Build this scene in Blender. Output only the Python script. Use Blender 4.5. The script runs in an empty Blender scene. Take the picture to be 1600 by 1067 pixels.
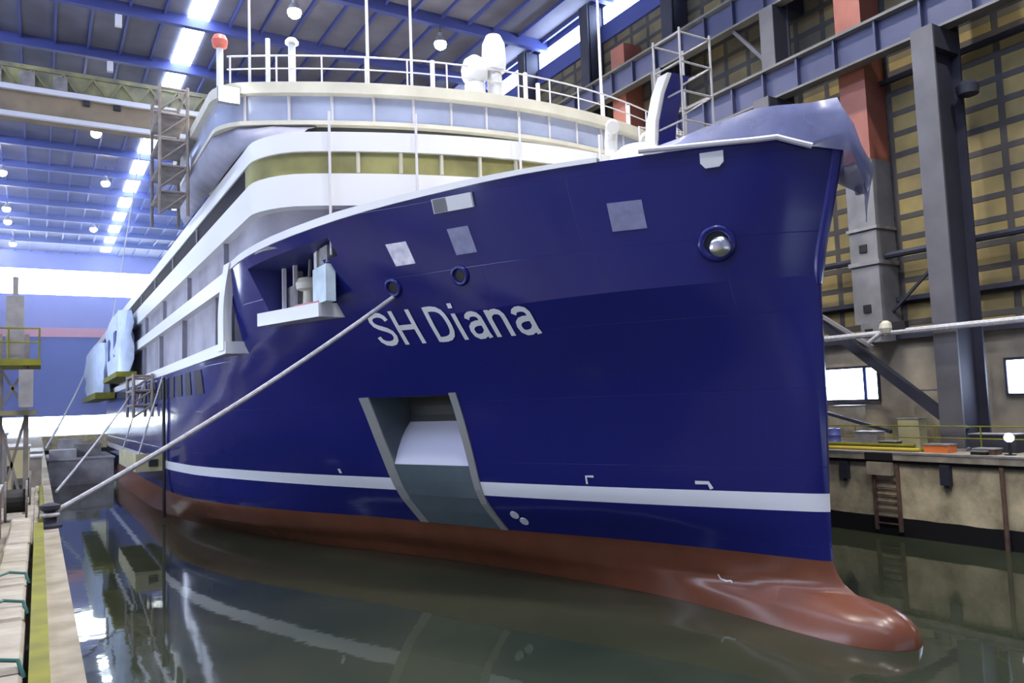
EXPOSURE = 0.88
WORLD = 1.0
LAMP_W = 5500
LEFT_FILL = 6.5
HAZE = 0.009
import bpy, math, random, bisect
from mathutils import Vector, Matrix
random.seed(7)
SC = bpy.context.scene
COL = SC.collection

# ---------------------------------------------------------------- materials
def nodes_of(name):
    m = bpy.data.materials.new(name); m.use_nodes = True
    nt = m.node_tree; b = nt.nodes.get('Principled BSDF')
    return m, nt, b

def pbr(name, col, rough=.5, metal=0., var=.0, scale=1.0, bump=0., spec=None, alpha=None, dirt=None):
    m, nt, b = nodes_of(name)
    b.inputs['Roughness'].default_value = rough
    b.inputs['Metallic'].default_value = metal
    b.inputs['Base Color'].default_value = (*col, 1)
    if spec is not None: b.inputs['Specular IOR Level'].default_value = spec
    if alpha is not None: b.inputs['Alpha'].default_value = alpha
    tc = nt.nodes.new('ShaderNodeTexCoord')
    if var > 0 or dirt:
        n = nt.nodes.new('ShaderNodeTexNoise'); n.inputs['Scale'].default_value = scale
        n.inputs['Detail'].default_value = 5
        nt.links.new(tc.outputs['Object'], n.inputs['Vector'])
        r = nt.nodes.new('ShaderNodeValToRGB')
        lo = [max(0, c*(1-var)) for c in col]; hi = [min(1, c*(1+var)) for c in col]
        if dirt: lo = dirt
        r.color_ramp.elements[0].position = .35; r.color_ramp.elements[1].position = .68
        r.color_ramp.elements[0].color = (*lo, 1); r.color_ramp.elements[1].color = (*hi, 1)
        nt.links.new(n.outputs['Fac'], r.inputs['Fac'])
        nt.links.new(r.outputs['Color'], b.inputs['Base Color'])
        if bump:
            bp = nt.nodes.new('ShaderNodeBump'); bp.inputs['Strength'].default_value = bump
            nt.links.new(n.outputs['Fac'], bp.inputs['Height']); nt.links.new(bp.outputs['Normal'], b.inputs['Normal'])
    return m

def emit(name, col, strength):
    m = bpy.data.materials.new(name); m.use_nodes = True
    nt = m.node_tree; nt.nodes.clear()
    o = nt.nodes.new('ShaderNodeOutputMaterial'); e = nt.nodes.new('ShaderNodeEmission')
    e.inputs['Color'].default_value = (*col, 1); e.inputs['Strength'].default_value = strength
    nt.links.new(e.outputs[0], o.inputs[0])
    return m

def math_node(nt, op, a, b=None):
    n = nt.nodes.new('ShaderNodeMath'); n.operation = op
    for i, v in enumerate((a, b)):
        if v is None: continue
        if isinstance(v, (int, float)): n.inputs[i].default_value = v
        else: nt.links.new(v, n.inputs[i])
    return n.outputs[0]

def mixc(nt, fac, a, b):
    n = nt.nodes.new('ShaderNodeMix'); n.data_type = 'RGBA'
    if isinstance(fac, (int, float)): n.inputs[0].default_value = fac
    else: nt.links.new(fac, n.inputs[0])
    for sock, v in ((n.inputs[6], a), (n.inputs[7], b)):
        if isinstance(v, tuple): sock.default_value = (*v, 1)
        else: nt.links.new(v, sock)
    return n.outputs[2]

def hull_paint():
    m, nt, b = nodes_of('hull_paint')
    g = nt.nodes.new('ShaderNodeNewGeometry'); s = nt.nodes.new('ShaderNodeSeparateXYZ')
    nt.links.new(g.outputs['Position'], s.inputs[0]); z = s.outputs['Z']
    n = nt.nodes.new('ShaderNodeTexNoise'); n.inputs['Scale'].default_value = .35; n.inputs['Detail'].default_value = 4
    nt.links.new(g.outputs['Position'], n.inputs['Vector'])
    blue = mixc(nt, n.outputs['Fac'], BLUE_A, BLUE_B)
    n2 = nt.nodes.new('ShaderNodeTexNoise'); n2.inputs['Scale'].default_value = .8; n2.inputs['Detail'].default_value = 6
    nt.links.new(g.outputs['Position'], n2.inputs['Vector'])
    red = mixc(nt, n2.outputs['Fac'], (.15, .048, .024), (.23, .080, .042))
    above = math_node(nt, 'GREATER_THAN', z, 1.73)
    c = mixc(nt, above, red, blue)
    st = math_node(nt, 'MULTIPLY', math_node(nt, 'GREATER_THAN', z, 3.02), math_node(nt, 'LESS_THAN', z, 3.5))
    c = mixc(nt, st, c, (.86, .86, .88))
    nt.links.new(c, b.inputs['Base Color'])
    # the antifouling paint is duller than the blue topcoat
    r = nt.nodes.new('ShaderNodeMapRange'); nt.links.new(above, r.inputs[0])
    r.inputs[3].default_value = .27; r.inputs[4].default_value = .13
    nt.links.new(r.outputs[0], b.inputs['Roughness'])
    # plate weld seams and slight plate waviness
    br = nt.nodes.new('ShaderNodeTexBrick'); br.inputs['Scale'].default_value = 1
    br.inputs['Brick Width'].default_value = 6; br.inputs['Row Height'].default_value = 2.1; br.inputs['Mortar Size'].default_value = .012
    br.inputs['Mortar Smooth'].default_value = 1
    br.inputs['Color1'].default_value = br.inputs['Color2'].default_value = (1, 1, 1, 1); br.inputs['Mortar'].default_value = (0, 0, 0, 1)
    cb = nt.nodes.new('ShaderNodeCombineXYZ'); nt.links.new(s.outputs['Y'], cb.inputs[0]); nt.links.new(z, cb.inputs[1])
    nt.links.new(cb.outputs[0], br.inputs['Vector'])
    n3 = nt.nodes.new('ShaderNodeTexNoise'); n3.inputs['Scale'].default_value = .55; n3.inputs['Detail'].default_value = 1
    nt.links.new(g.outputs['Position'], n3.inputs['Vector'])
    h = math_node(nt, 'ADD', math_node(nt, 'MULTIPLY', br.outputs['Color'], .005), math_node(nt, 'MULTIPLY', n3.outputs['Fac'], .03))
    bp = nt.nodes.new('ShaderNodeBump'); bp.inputs['Strength'].default_value = .5; bp.inputs['Distance'].default_value = 1.0
    nt.links.new(h, bp.inputs['Height']); nt.links.new(bp.outputs['Normal'], b.inputs['Normal'])
    return m
BLUE_A = (.010, .0125, .125); BLUE_B = (.013, .016, .155)

def panel_wall(c1=(.33, .26, .105), c2=(.215, .175, .09), mo=(.075, .068, .068), name='wall_panels'):
    """mineral wool cassettes held by grey battens"""
    m, nt, b = nodes_of(name)
    g = nt.nodes.new('ShaderNodeNewGeometry'); s = nt.nodes.new('ShaderNodeSeparateXYZ')
    nt.links.new(g.outputs['Position'], s.inputs[0])
    cb = nt.nodes.new('ShaderNodeCombineXYZ'); nt.links.new(s.outputs['Y'], cb.inputs[0]); nt.links.new(s.outputs['Z'], cb.inputs[1])
    br = nt.nodes.new('ShaderNodeTexBrick'); br.offset = 0; br.inputs['Scale'].default_value = 1
    br.inputs['Brick Width'].default_value = 1.75; br.inputs['Row Height'].default_value = 1.05
    br.inputs['Mortar Size'].default_value = .16; br.inputs['Mortar Smooth'].default_value = .2; br.inputs['Bias'].default_value = -.2
    br.inputs['Color1'].default_value = (*c1, 1); br.inputs['Color2'].default_value = (*c2, 1)
    br.inputs['Mortar'].default_value = (*mo, 1)
    nt.links.new(cb.outputs[0], br.inputs['Vector'])
    n = nt.nodes.new('ShaderNodeTexNoise'); n.inputs['Scale'].default_value = .5; n.inputs['Detail'].default_value = 6
    nt.links.new(g.outputs['Position'], n.inputs['Vector'])
    r = nt.nodes.new('ShaderNodeValToRGB'); r.color_ramp.elements[0].position = .3; r.color_ramp.elements[1].position = .7
    r.color_ramp.elements[0].color = (.55, .55, .6, 1); r.color_ramp.elements[1].color = (1.1, 1.05, .9, 1)
    nt.links.new(n.outputs['Fac'], r.inputs[0])
    mu = nt.nodes.new('ShaderNodeMix'); mu.data_type = 'RGBA'; mu.blend_type = 'MULTIPLY'; mu.inputs[0].default_value = 1
    nt.links.new(br.outputs['Color'], mu.inputs[6]); nt.links.new(r.outputs[0], mu.inputs[7])
    nt.links.new(mu.outputs[2], b.inputs['Base Color']); b.inputs['Roughness'].default_value = .8
    bp = nt.nodes.new('ShaderNodeBump'); bp.inputs['Strength'].default_value = .6; bp.inputs['Distance'].default_value = .1
    nt.links.new(br.outputs['Fac'], bp.inputs['Height']); bp.invert = False
    nt.links.new(bp.outputs['Normal'], b.inputs['Normal'])
    return m

def dock_concrete():
    """stained concrete, dark and wet with algae up to the tide mark"""
    m, nt, b = nodes_of('dock_concrete')
    g = nt.nodes.new('ShaderNodeNewGeometry'); s = nt.nodes.new('ShaderNodeSeparateXYZ')
    nt.links.new(g.outputs['Position'], s.inputs[0])
    n = nt.nodes.new('ShaderNodeTexNoise'); n.inputs['Scale'].default_value = .9; n.inputs['Detail'].default_value = 8; n.inputs['Roughness'].default_value = .65
    nt.links.new(g.outputs['Position'], n.inputs['Vector'])
    r = nt.nodes.new('ShaderNodeValToRGB')
    r.color_ramp.elements[0].position = .3; r.color_ramp.elements[1].position = .66
    r.color_ramp.elements[0].color = (.27, .22, .14, 1); r.color_ramp.elements[1].color = (.66, .56, .36, 1)
    nt.links.new(n.outputs['Fac'], r.inputs[0])
    n2 = nt.nodes.new('ShaderNodeTexNoise'); n2.inputs['Scale'].default_value = .6
    nt.links.new(g.outputs['Position'], n2.inputs['Vector'])
    edge = math_node(nt, 'ADD', s.outputs['Z'], math_node(nt, 'MULTIPLY', n2.outputs['Fac'], .16))
    wet = math_node(nt, 'LESS_THAN', edge, .86)
    c = mixc(nt, wet, r.outputs[0], (.010, .010, .012))
    nt.links.new(c, b.inputs['Base Color'])
    rr = nt.nodes.new('ShaderNodeMapRange'); nt.links.new(wet, rr.inputs[0]); rr.inputs[3].default_value = .85; rr.inputs[4].default_value = .5
    nt.links.new(rr.outputs[0], b.inputs['Roughness'])
    return m

def water_mat():
    m, nt, b = nodes_of('dock_water')
    b.inputs['Base Color'].default_value = (.030, .036, .022, 1)
    b.inputs['Roughness'].default_value = .035; b.inputs['IOR'].default_value = 1.27
    g = nt.nodes.new('ShaderNodeNewGeometry')
    n = nt.nodes.new('ShaderNodeTexNoise'); n.inputs['Scale'].default_value = .22; n.inputs['Detail'].default_value = 6
    nt.links.new(g.outputs['Position'], n.inputs['Vector'])
    r = nt.nodes.new('ShaderNodeValToRGB'); r.color_ramp.elements[0].position = .3; r.color_ramp.elements[1].position = .75
    r.color_ramp.elements[0].color = (.028, .037, .023, 1); r.color_ramp.elements[1].color = (.054, .058, .034, 1)
    nt.links.new(n.outputs['Fac'], r.inputs[0]); nt.links.new(r.outputs[0], b.inputs['Base Color'])
    n2 = nt.nodes.new('ShaderNodeTexNoise'); n2.inputs['Scale'].default_value = .9; n2.inputs['Detail'].default_value = 3
    nt.links.new(g.outputs['Position'], n2.inputs['Vector'])
    bp = nt.nodes.new('ShaderNodeBump'); bp.inputs['Strength'].default_value = .08; bp.inputs['Distance'].default_value = .05
    nt.links.new(n2.outputs['Fac'], bp.inputs['Height']); nt.links.new(bp.outputs['Normal'], b.inputs['Normal'])
    return m

def film(name, col, alpha, rough=.35):
    """thin translucent plastic sheeting"""
    m, nt, b = nodes_of(name)
    b.inputs['Base Color'].default_value = (*col, 1); b.inputs['Roughness'].default_value = rough
    g = nt.nodes.new('ShaderNodeNewGeometry'); n = nt.nodes.new('ShaderNodeTexNoise'); n.inputs['Scale'].default_value = 1.3; n.inputs['Detail'].default_value = 5
    nt.links.new(g.outputs['Position'], n.inputs['Vector'])
    r = nt.nodes.new('ShaderNodeMapRange'); nt.links.new(n.outputs['Fac'], r.inputs[0])
    r.inputs[1].default_value = .3; r.inputs[2].default_value = .7; r.inputs[3].default_value = alpha-.14; r.inputs[4].default_value = min(1, alpha+.14)
    nt.links.new(r.outputs[0], b.inputs['Alpha'])
    return m

M = {}
M['hull'] = hull_paint()
M['white'] = pbr('white_paint', (.74, .74, .73), .35)
M['cream'] = pbr('cream_paint', (.57, .54, .43), .5, var=.10, scale=.8)
M['greyw'] = pbr('gallery_grey', (.25, .24, .275), .6, var=.25, scale=.5)
M['glassband'] = pbr('bridge_band', (.36, .40, .53), .22, var=.16, scale=.45)
M['darkglass'] = pbr('dark_window', (.014, .012, .018), .5, spec=.08)
M['olive'] = pbr('olive_reflection', (.25, .235, .085), .35, var=.35, scale=.6)  # front glass coloured olive for the yellow wall reflected in it
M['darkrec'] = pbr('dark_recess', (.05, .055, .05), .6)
M['nearwall'] = pbr('near_wall_added', (.30, .30, .36), .8, var=.2, scale=.3)
M['blue'] = pbr('blue_paint', BLUE_B, .2)
M['recgrey'] = pbr('recess_grey', (.105, .135, .15), .4, var=.1)
M['recframe'] = pbr('recess_frame', (.30, .30, .28), .45)
M['recin'] = pbr('recess_lit_lining', (.62, .62, .72), .28)  # pale colour stands in for the reflection on the recess slope
M['patch'] = pbr('primer_patch', (.22, .23, .36), .5, var=.15, scale=3)
M['patchw'] = pbr('white_patch', (.80, .78, .90), .5, var=.25, scale=3)
M['chrome'] = pbr('bright_metal', (.85, .86, .9), .22, 1.)
M['black'] = pbr('black_rubber_and_shade', (.012, .012, .014), .6)
M['rail'] = pbr('rail_white', (.62, .60, .62), .45)
M['roof'] = pbr('roof_sheet', (.115, .112, .155), .7, var=.25, scale=.25)
M['beamblue'] = pbr('beam_blue', (.045, .058, .21), .5)
M['beamgrey'] = pbr('beam_blue_grey', (.042, .046, .105), .5, var=.18, scale=.4)
M['flange'] = pbr('beam_flange', (.125, .12, .115), .55, var=.2, scale=.6)
M['column'] = pbr('dark_steel_and_shade', (.024, .025, .042), .7, var=.25, scale=.5)  # on the columns, a darkened copy for their shaded sides
M['colface'] = pbr('column_lit_face', (.095, .092, .105), .65, var=.2, scale=.5)  # lighter copy of the column paint, for the side facing the light
M['postgrey'] = pbr('post_grey', (.20, .195, .205), .7, var=.2, scale=.7)
M['postred'] = pbr('post_red', (.29, .095, .065), .55, var=.15, scale=.6)
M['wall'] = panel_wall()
M['wallup'] = panel_wall((.165, .135, .07), (.075, .072, .070), (.045, .044, .05), 'wall_panels_upper')  # darker, greyer panel colours than the wall below
M['dock'] = dock_concrete()
M['concrete'] = pbr('quay_concrete', (.38, .33, .26), .8, dirt=(.22, .19, .14), scale=1.4)
M['lowwall'] = pbr('low_wall', (.36, .31, .23), .8, dirt=(.17, .15, .13), scale=.5)
M['water'] = water_mat()
M['crane'] = pbr('crane_ochre', (.27, .245, .10), .6, dirt=(.115, .105, .075), scale=.7)
M['cranebrown'] = pbr('crane_brown', (.20, .145, .085), .6, var=.2, scale=.5)
M['cranewhite'] = pbr('crane_rail_paint', (.52, .50, .52), .6)
M['lilac'] = pbr('gable_lilac', (.25, .25, .60), .6, var=.08, scale=.2)
M['door'] = pbr('door_blue', (.075, .085, .36), .6, var=.08, scale=.2)
M['doorred'] = pbr('door_beam_red', (.62, .25, .22), .55)
M['rope'] = pbr('rope_grey', (.45, .44, .46), .85, var=.2, scale=8)
M['film'] = film('bow_film', (.17, .19, .36), .62)
M['film2'] = film('grey_film', (.30, .30, .38), .92, .6)
M['filmblue'] = film('pale_blue_film', (.62, .73, .93), .95, .4)
M['steelgrey'] = pbr('galvanised', (.30, .29, .29), .5, .3, var=.2, scale=2)
M['scaff'] = pbr('scaffold_brown', (.20, .175, .16), .65, var=.3, scale=1.5)
M['yellow'] = pbr('yellow_green_paint', (.20, .195, .010), .8, dirt=(.13, .125, .012), scale=2)
M['yellow2'] = pbr('safety_yellow', (.55, .42, .06), .5)
M['block'] = pbr('coping_cream', (.40, .36, .29), .85, dirt=(.28, .245, .19), scale=2.2)
M['orange'] = pbr('orange_plastic', (.75, .20, .05), .5)
M['teal'] = pbr('teal_hose', (.05, .17, .15), .5)
M['rust'] = pbr('rusty_steel', (.13, .075, .055), .75, var=.35, scale=2)
M['pontoon'] = pbr('pontoon_deck', (.42, .40, .38), .8, dirt=(.24, .22, .22), scale=.8)
M['pontyellow'] = pbr('pontoon_side', (.48, .43, .22), .7, dirt=(.33, .30, .18), scale=.7)
M['drum'] = pbr('blue_drum', (.07, .09, .30), .45)
M['red'] = pbr('red_lamp', (.65, .16, .12), .4)
hm = bpy.data.materials.new('haze_volume'); hm.use_nodes = True; hm.node_tree.nodes.clear()
_o = hm.node_tree.nodes.new('ShaderNodeOutputMaterial'); _v = hm.node_tree.nodes.new('ShaderNodeVolumeScatter')
_v.inputs['Color'].default_value = (.28, .37, 1, 1); _v.inputs['Density'].default_value = HAZE
hm.node_tree.links.new(_v.outputs[0], _o.inputs['Volume']); M['haze'] = hm
E_DAY = emit('daylight_glazing', (.56, .69, 1.0), 14.0)
E_DAYR = emit('roof_light_glazing', (.56, .69, 1.0), 14.0)
E_DAYW = emit('daylight_window', (.62, .73, 1.0), 11.0)
E_LAMP = emit('lamp_lens', (1.0, .95, .86), 60.0)
E_FILL = emit('left_fill_panels', (.66, .76, 1.0), LEFT_FILL)
E_FLOOD = emit('floodlight_lens', (.96, .98, 1.0), 25.0)

# ---------------------------------------------------------------- mesh helpers
ORG = {}
class MB:
    def __init__(s): s.v = []; s.f = []
    def add(s, vs, fs):
        n = len(s.v); s.v += [tuple(p) for p in vs]; s.f += [tuple(i+n for i in f) for f in fs]; return s
    def box(s, x0, x1, y0, y1, z0, z1):
        vs = [(x, y, z) for z in (z0, z1) for y in (y0, y1) for x in (x0, x1)]
        return s.add(vs, [(0, 2, 3, 1), (4, 5, 7, 6), (0, 1, 5, 4), (2, 6, 7, 3), (0, 4, 6, 2), (1, 3, 7, 5)])
    def bar(s, p, q, w, h=None, up=(0, 0, 1)):
        h = h or w; p = Vector(p); q = Vector(q); d = (q-p).normalized(); up = Vector(up)
        if abs(d.dot(up)) > .98: up = Vector((0, 1, 0))
        a = d.cross(up).normalized()*w/2; b = a.cross(d).normalized()*h/2
        vs = []
        for c in (p, q): vs += [c-a-b, c+a-b, c+a+b, c-a+b]
        return s.add(vs, [(0, 3, 2, 1), (4, 5, 6, 7), (0, 1, 5, 4), (1, 2, 6, 5), (2, 3, 7, 6), (3, 0, 4, 7)])
    def tube(s, pts, r, n=8, cap=True):
        P = [Vector(p) for p in pts]; rings = []; n0 = len(s.v)
        R = r if isinstance(r, (list, tuple)) else [r]*len(P)
        prev = None
        for i, p in enumerate(P):
            d = (P[min(i+1, len(P)-1)]-P[max(i-1, 0)]).normalized()
            if prev is None:
                a = d.orthogonal().normalized()
            else:
                a = (prev-d*prev.dot(d)).normalized()
            prev = a; b = d.cross(a)
            for k in range(n):
                t = 2*math.pi*k/n; s.v.append(tuple(p+(a*math.cos(t)+b*math.sin(t))*R[i]))
        for i in range(len(P)-1):
            for k in range(n):
                s.f.append((n0+i*n+k, n0+i*n+(k+1) % n, n0+(i+1)*n+(k+1) % n, n0+(i+1)*n+k))
        if cap:
            s.f.append(tuple(n0+k for k in reversed(range(n)))); s.f.append(tuple(n0+(len(P)-1)*n+k for k in range(n)))
        return s
    def prism(s, poly, z0, z1):
        n = len(poly); vs = [(x, y, z0) for x, y in poly]+[(x, y, z1) for x, y in poly]
        return s.add(vs, [tuple(reversed(range(n))), tuple(range(n, 2*n))]+[(i, (i+1) % n, n+(i+1) % n, n+i) for i in range(n)])
    def lathe(s, prof, c=(0, 0, 0), n=20, axis='Z', frame=None):
        n0 = len(s.v); c = Vector(c)
        for r, h in prof:
            for k in range(n):
                t = 2*math.pi*k/n
                if frame: a, b, d = frame; p = c+a*(r*math.cos(t))+b*(r*math.sin(t))+d*h
                else: p = c+Vector((r*math.cos(t), r*math.sin(t), h))
                s.v.append(tuple(p))
        m = len(prof)
        for i in range(m-1):
            for k in range(n): s.f.append((n0+i*n+k, n0+i*n+(k+1) % n, n0+(i+1)*n+(k+1) % n, n0+(i+1)*n+k))
        s.f.append(tuple(n0+k for k in reversed(range(n)))); s.f.append(tuple(n0+(m-1)*n+k for k in range(n)))
        return s
    def grid(s, P):
        n0 = len(s.v); R = len(P); C = len(P[0])
        for row in P: s.v += [tuple(p) for p in row]
        for i in range(R-1):
            for j in range(C-1): s.f.append((n0+i*C+j, n0+i*C+j+1, n0+(i+1)*C+j+1, n0+(i+1)*C+j))
        return s
    def build(s, name, mat, parent=None, smooth=False, solid=0):
        xs, ys, zs = zip(*s.v)
        o0 = Vector(((min(xs)+max(xs))/2, (min(ys)+max(ys))/2, min(zs)))
        me = bpy.data.meshes.new(name); me.from_pydata([tuple(Vector(p)-o0) for p in s.v], [], s.f); me.update()
        import bmesh
        bm = bmesh.new(); bm.from_mesh(me); bmesh.ops.recalc_face_normals(bm, faces=bm.faces); bm.to_mesh(me); bm.free()
        for m in (mat if isinstance(mat, (list, tuple)) else [mat]): me.materials.append(m)
        if smooth:
            me.polygons.foreach_set('use_smooth', [True]*len(me.polygons))
            me.set_sharp_from_angle(angle=math.radians(28 if smooth is True else smooth))
        o = bpy.data.objects.new(name, me); COL.objects.link(o)
        if parent:
            o.parent = parent; o.location = o0-ORG[parent.name]
        else: o.location = o0
        ORG[o.name] = o0
        if solid:
            sm = o.modifiers.new('thickness', 'SOLIDIFY'); sm.thickness = solid; sm.offset = 0
        return o

def tag(o, label, cat, group=None):
    o['label'] = label; o['category'] = cat
    if group: o['group'] = group
    return o
def thing(name, loc, label, cat, group=None):
    o = bpy.data.objects.new(name, None); COL.objects.link(o); o.location = loc; ORG[o.name] = Vector(loc)
    o.empty_display_size = .3
    return tag(o, label, cat, group)
def struct(o): o['kind'] = 'structure'; return o
def copy_tree(o, loc, label, group=None):
    r = o.copy(); COL.objects.link(r); r.location = loc; r['label'] = label
    if group: r['group'] = group
    for c in o.children:
        d = c.copy(); COL.objects.link(d); d.parent = r
        for g in c.children:
            e = g.copy(); COL.objects.link(e); e.parent = d
    return r
ORDN = ['nearest', 'second', 'third', 'fourth', 'fifth', 'sixth', 'seventh', 'eighth', 'ninth', 'tenth', 'eleventh', 'twelfth', 'thirteenth', 'fourteenth', 'fifteenth', 'sixteenth', 'seventeenth', 'eighteenth', 'nineteenth', 'twentieth']

# ---------------------------------------------------------------- camera
F_PX = 1220.0
dY = Vector((60-800, 655-533.5, F_PX)); roll = .035
t = -dY.dot(dY)/(dY.x-roll*dY.y)
dX = dY+t*Vector((1, -roll, 0))
dY.normalize(); dX.normalize()
if dX.x < 0: dX = -dX
dZ = dX.cross(dY)
if dZ.y > 0: dZ = -dZ
W2C = Matrix((( dX.x, dY.x, dZ.x), (dX.y, dY.y, dZ.y), (dX.z, dY.z, dZ.z)))
R = W2C.transposed() @ Matrix(((1, 0, 0), (0, -1, 0), (0, 0, -1)))
cd = bpy.data.cameras.new('camera'); cam = bpy.data.objects.new('camera', cd); COL.objects.link(cam)
cd.sensor_fit = 'HORIZONTAL'; cd.sensor_width = 36; cd.lens = F_PX/1600*36; cd.clip_end = 600; cd.clip_start = .05
cam.matrix_world = Matrix.Translation((0, 0, 6.2)) @ R.to_4x4()
SC.camera = cam
SC.view_settings.view_transform = 'Standard'; SC.view_settings.look = 'None'; SC.view_settings.gamma = 1.0
SC.view_settings.use_curve_mapping = False; SC.view_settings.exposure = EXPOSURE

XC=18.0
def pchip(xs,ys):
    n=len(xs);h=[xs[i+1]-xs[i] for i in range(n-1)];d=[(ys[i+1]-ys[i])/h[i] for i in range(n-1)]
    m=[0]*n;m[0]=d[0];m[-1]=d[-1]
    for i in range(1,n-1):
        if d[i-1]*d[i]>0:
            w1=2*h[i]+h[i-1];w2=h[i]+2*h[i-1];m[i]=(w1+w2)/(w1/d[i-1]+w2/d[i])
    def f(x):
        if x<=xs[0]:return ys[0]
        if x>=xs[-1]:return ys[-1]
        i=bisect.bisect_right(xs,x)-1
        t=(x-xs[i])/h[i]
        return ((1+2*t)*(1-t)**2*ys[i]+t*(1-t)**2*h[i]*m[i]+t*t*(3-2*t)*ys[i+1]+t*t*(t-1)*h[i]*m[i+1])
    return f
# stem profile (z -> Y)
stem=pchip([-3,-1.5,-.6,0,.3,.5,.68,.8,.9,1.15,1.45,1.75,3.2,6.4,8.6,9.34,11.5,12.95,13.4],
           [11.8,11.5,11.45,11.46,11.5,11.62,11.85,12.15,12.8,13.35,13.58,13.68,13.66,13.56,13.53,13.5,12.97,12.6,12.5])
def ymap(u,z): return 13.5+u+(stem(z)-13.5)*math.exp(-u/3.5)
# half-breadth tables in u at z levels below the knuckle
def T(z,pts):
    # pts given as (Y,b): convert to u
    us=[0];bs=[0]
    for Y,b in pts:
        lo,hi=0,200
        for _ in range(60):
            mid=(lo+hi)/2
            if ymap(mid,z)<Y: lo=mid
            else: hi=mid
        us.append(lo);bs.append(b)
    return pchip(us,bs)
LV=[-3,-1.2,0,.5,.8,1.0,1.73,3.0,4.6,6.55,9.34]
TB={-3:[(12.0,.35),(12.6,.8),(14,1.1),(18,1.0),(23,1.0),(30,1.6),(37,3),(45,5.5),(55,8.5),(65,10),(80,10.5)],
-1.2:[(11.6,.5),(12,.95),(13,1.3),(14.5,1.4),(17,1.2),(20,1.15),(24,1.6),(29,2.8),(36,5.3),(43,7.8),(50,9.8),(60,11),(70,11.3)],
0:[(11.6,.42),(12.0,.78),(12.8,1.05),(14.2,1.12),(16,1.05),(18.5,1.15),(23,2.1),(29,3.9),(36,6.8),(43,9.0),(50,10.5),(60,11.4),(70,11.5)],
.5:[(11.75,.32),(12.15,.62),(13,.84),(14.5,.86),(16.5,.95),(18.7,1.2),(23.5,2.6),(30,4.7),(36,7.3),(43,9.7),(50,10.8),(60,11.5)],
.8:[(12.25,.2),(12.7,.42),(14,.6),(16,.68),(18.8,1.25),(23.8,3.0),(30.2,5.15),(36,7.7),(42,9.8),(50,11.0),(60,11.5)],
1.0:[(13.4,.1),(13.9,.26),(16.1,.66),(19,1.35),(24.2,3.3),(30.3,5.4),(36,7.9),(42,9.9),(50,11.1),(60,11.5)],
1.73:[(13.76,.09),(14.5,.34),(16.35,.85),(19.37,1.8),(24.65,3.96),(30.43,5.95),(35.6,8.25),(41.3,10.2),(48,11.3),(55,11.5)],
3.0:[(13.74,.1),(14.5,.55),(16.3,1.4),(18.5,2.42),(24,4.66),(27.7,5.95),(32.9,7.9),(38,9.5),(44.3,11.0),(50,11.5)],
4.6:[(13.66,.1),(14.4,.55),(16.5,1.6),(19,2.9),(24.2,5.15),(27.8,6.65),(32.9,8.7),(38,10.2),(44,11.3),(49,11.5)],
6.55:[(13.6,.11),(14.4,.7),(16.5,1.95),(19,3.4),(24.3,5.75),(27.7,7.35),(32,9.2),(36,10.5),(41,11.3),(46,11.5)],
9.34:[(13.6,.18),(14.2,.95),(15,1.85),(16.3,3.0),(17.6,4.0),(19.2,4.95),(21,5.8),(24.2,7.15),(28.7,9.2),(32,10.45),(36,11.3),(41,11.5)],
12.95:[(12.68,.24),(13.1,.9),(13.9,1.75),(15,2.6),(16.3,3.7),(17.6,4.85),(19.0,5.95),(22.5,8.0),(25.5,9.75),(28.7,11.1),(31,11.45),(34,11.5)]}
F={z:T(z,TB[z]) for z in TB}
def zk(Y): return 9.34-.02*max(0,min(Y-13.5,30))
_ys=[12.6,16,19,22.5,25.5,28.7,33,60]
zd=pchip(_ys,[12.97,12.95,12.88,12.75,12.47,12.12,11.9,11.9])
_cache={}
def half(u,z,Y=None):
    """half-breadth at station u, height z"""
    if Y is None: Y=ymap(u,z)
    k=zk(Y);d=zd(Y)
    if z<=k:
        z2=z if z<6.55 else 6.55+(z-6.55)*(9.34-6.55)/(k-6.55)
        kk=round(u,5)
        if kk not in _cache: _cache[kk]=pchip(LV,[F[l](u) for l in LV])
        return _cache[kk](z2)
    t=min(1,(z-k)/(d-k))
    return F[9.34](u)*(1-t)+F[12.95](u)*t
def uof(Y,z):
    lo,hi=0,200
    for _ in range(50):
        m=(lo+hi)/2
        if ymap(m,z)<Y: lo=m
        else: hi=m
    return lo
def hp(Y,z): 
    return (XC-half(uof(Y,z),z,Y),Y,z)
# ================================================================ THE SHIP
ship = thing('ship', (18, 70, 0), 'navy blue hulled white passenger ship floating in the covered dock', 'ship')

def hull_pt(Y, z, off=0.0):
    x, y, zz = hp(Y, z)
    if off:
        e = .05
        a = Vector(hp(Y+e, z))-Vector(hp(Y-e, z)); b = Vector(hp(Y, z+e))-Vector(hp(Y, z-e))
        n = a.cross(b).normalized()
        if n.x > 0: n = -n
        return Vector((x, y, zz))+n*off
    return Vector((x, y, zz))

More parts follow.
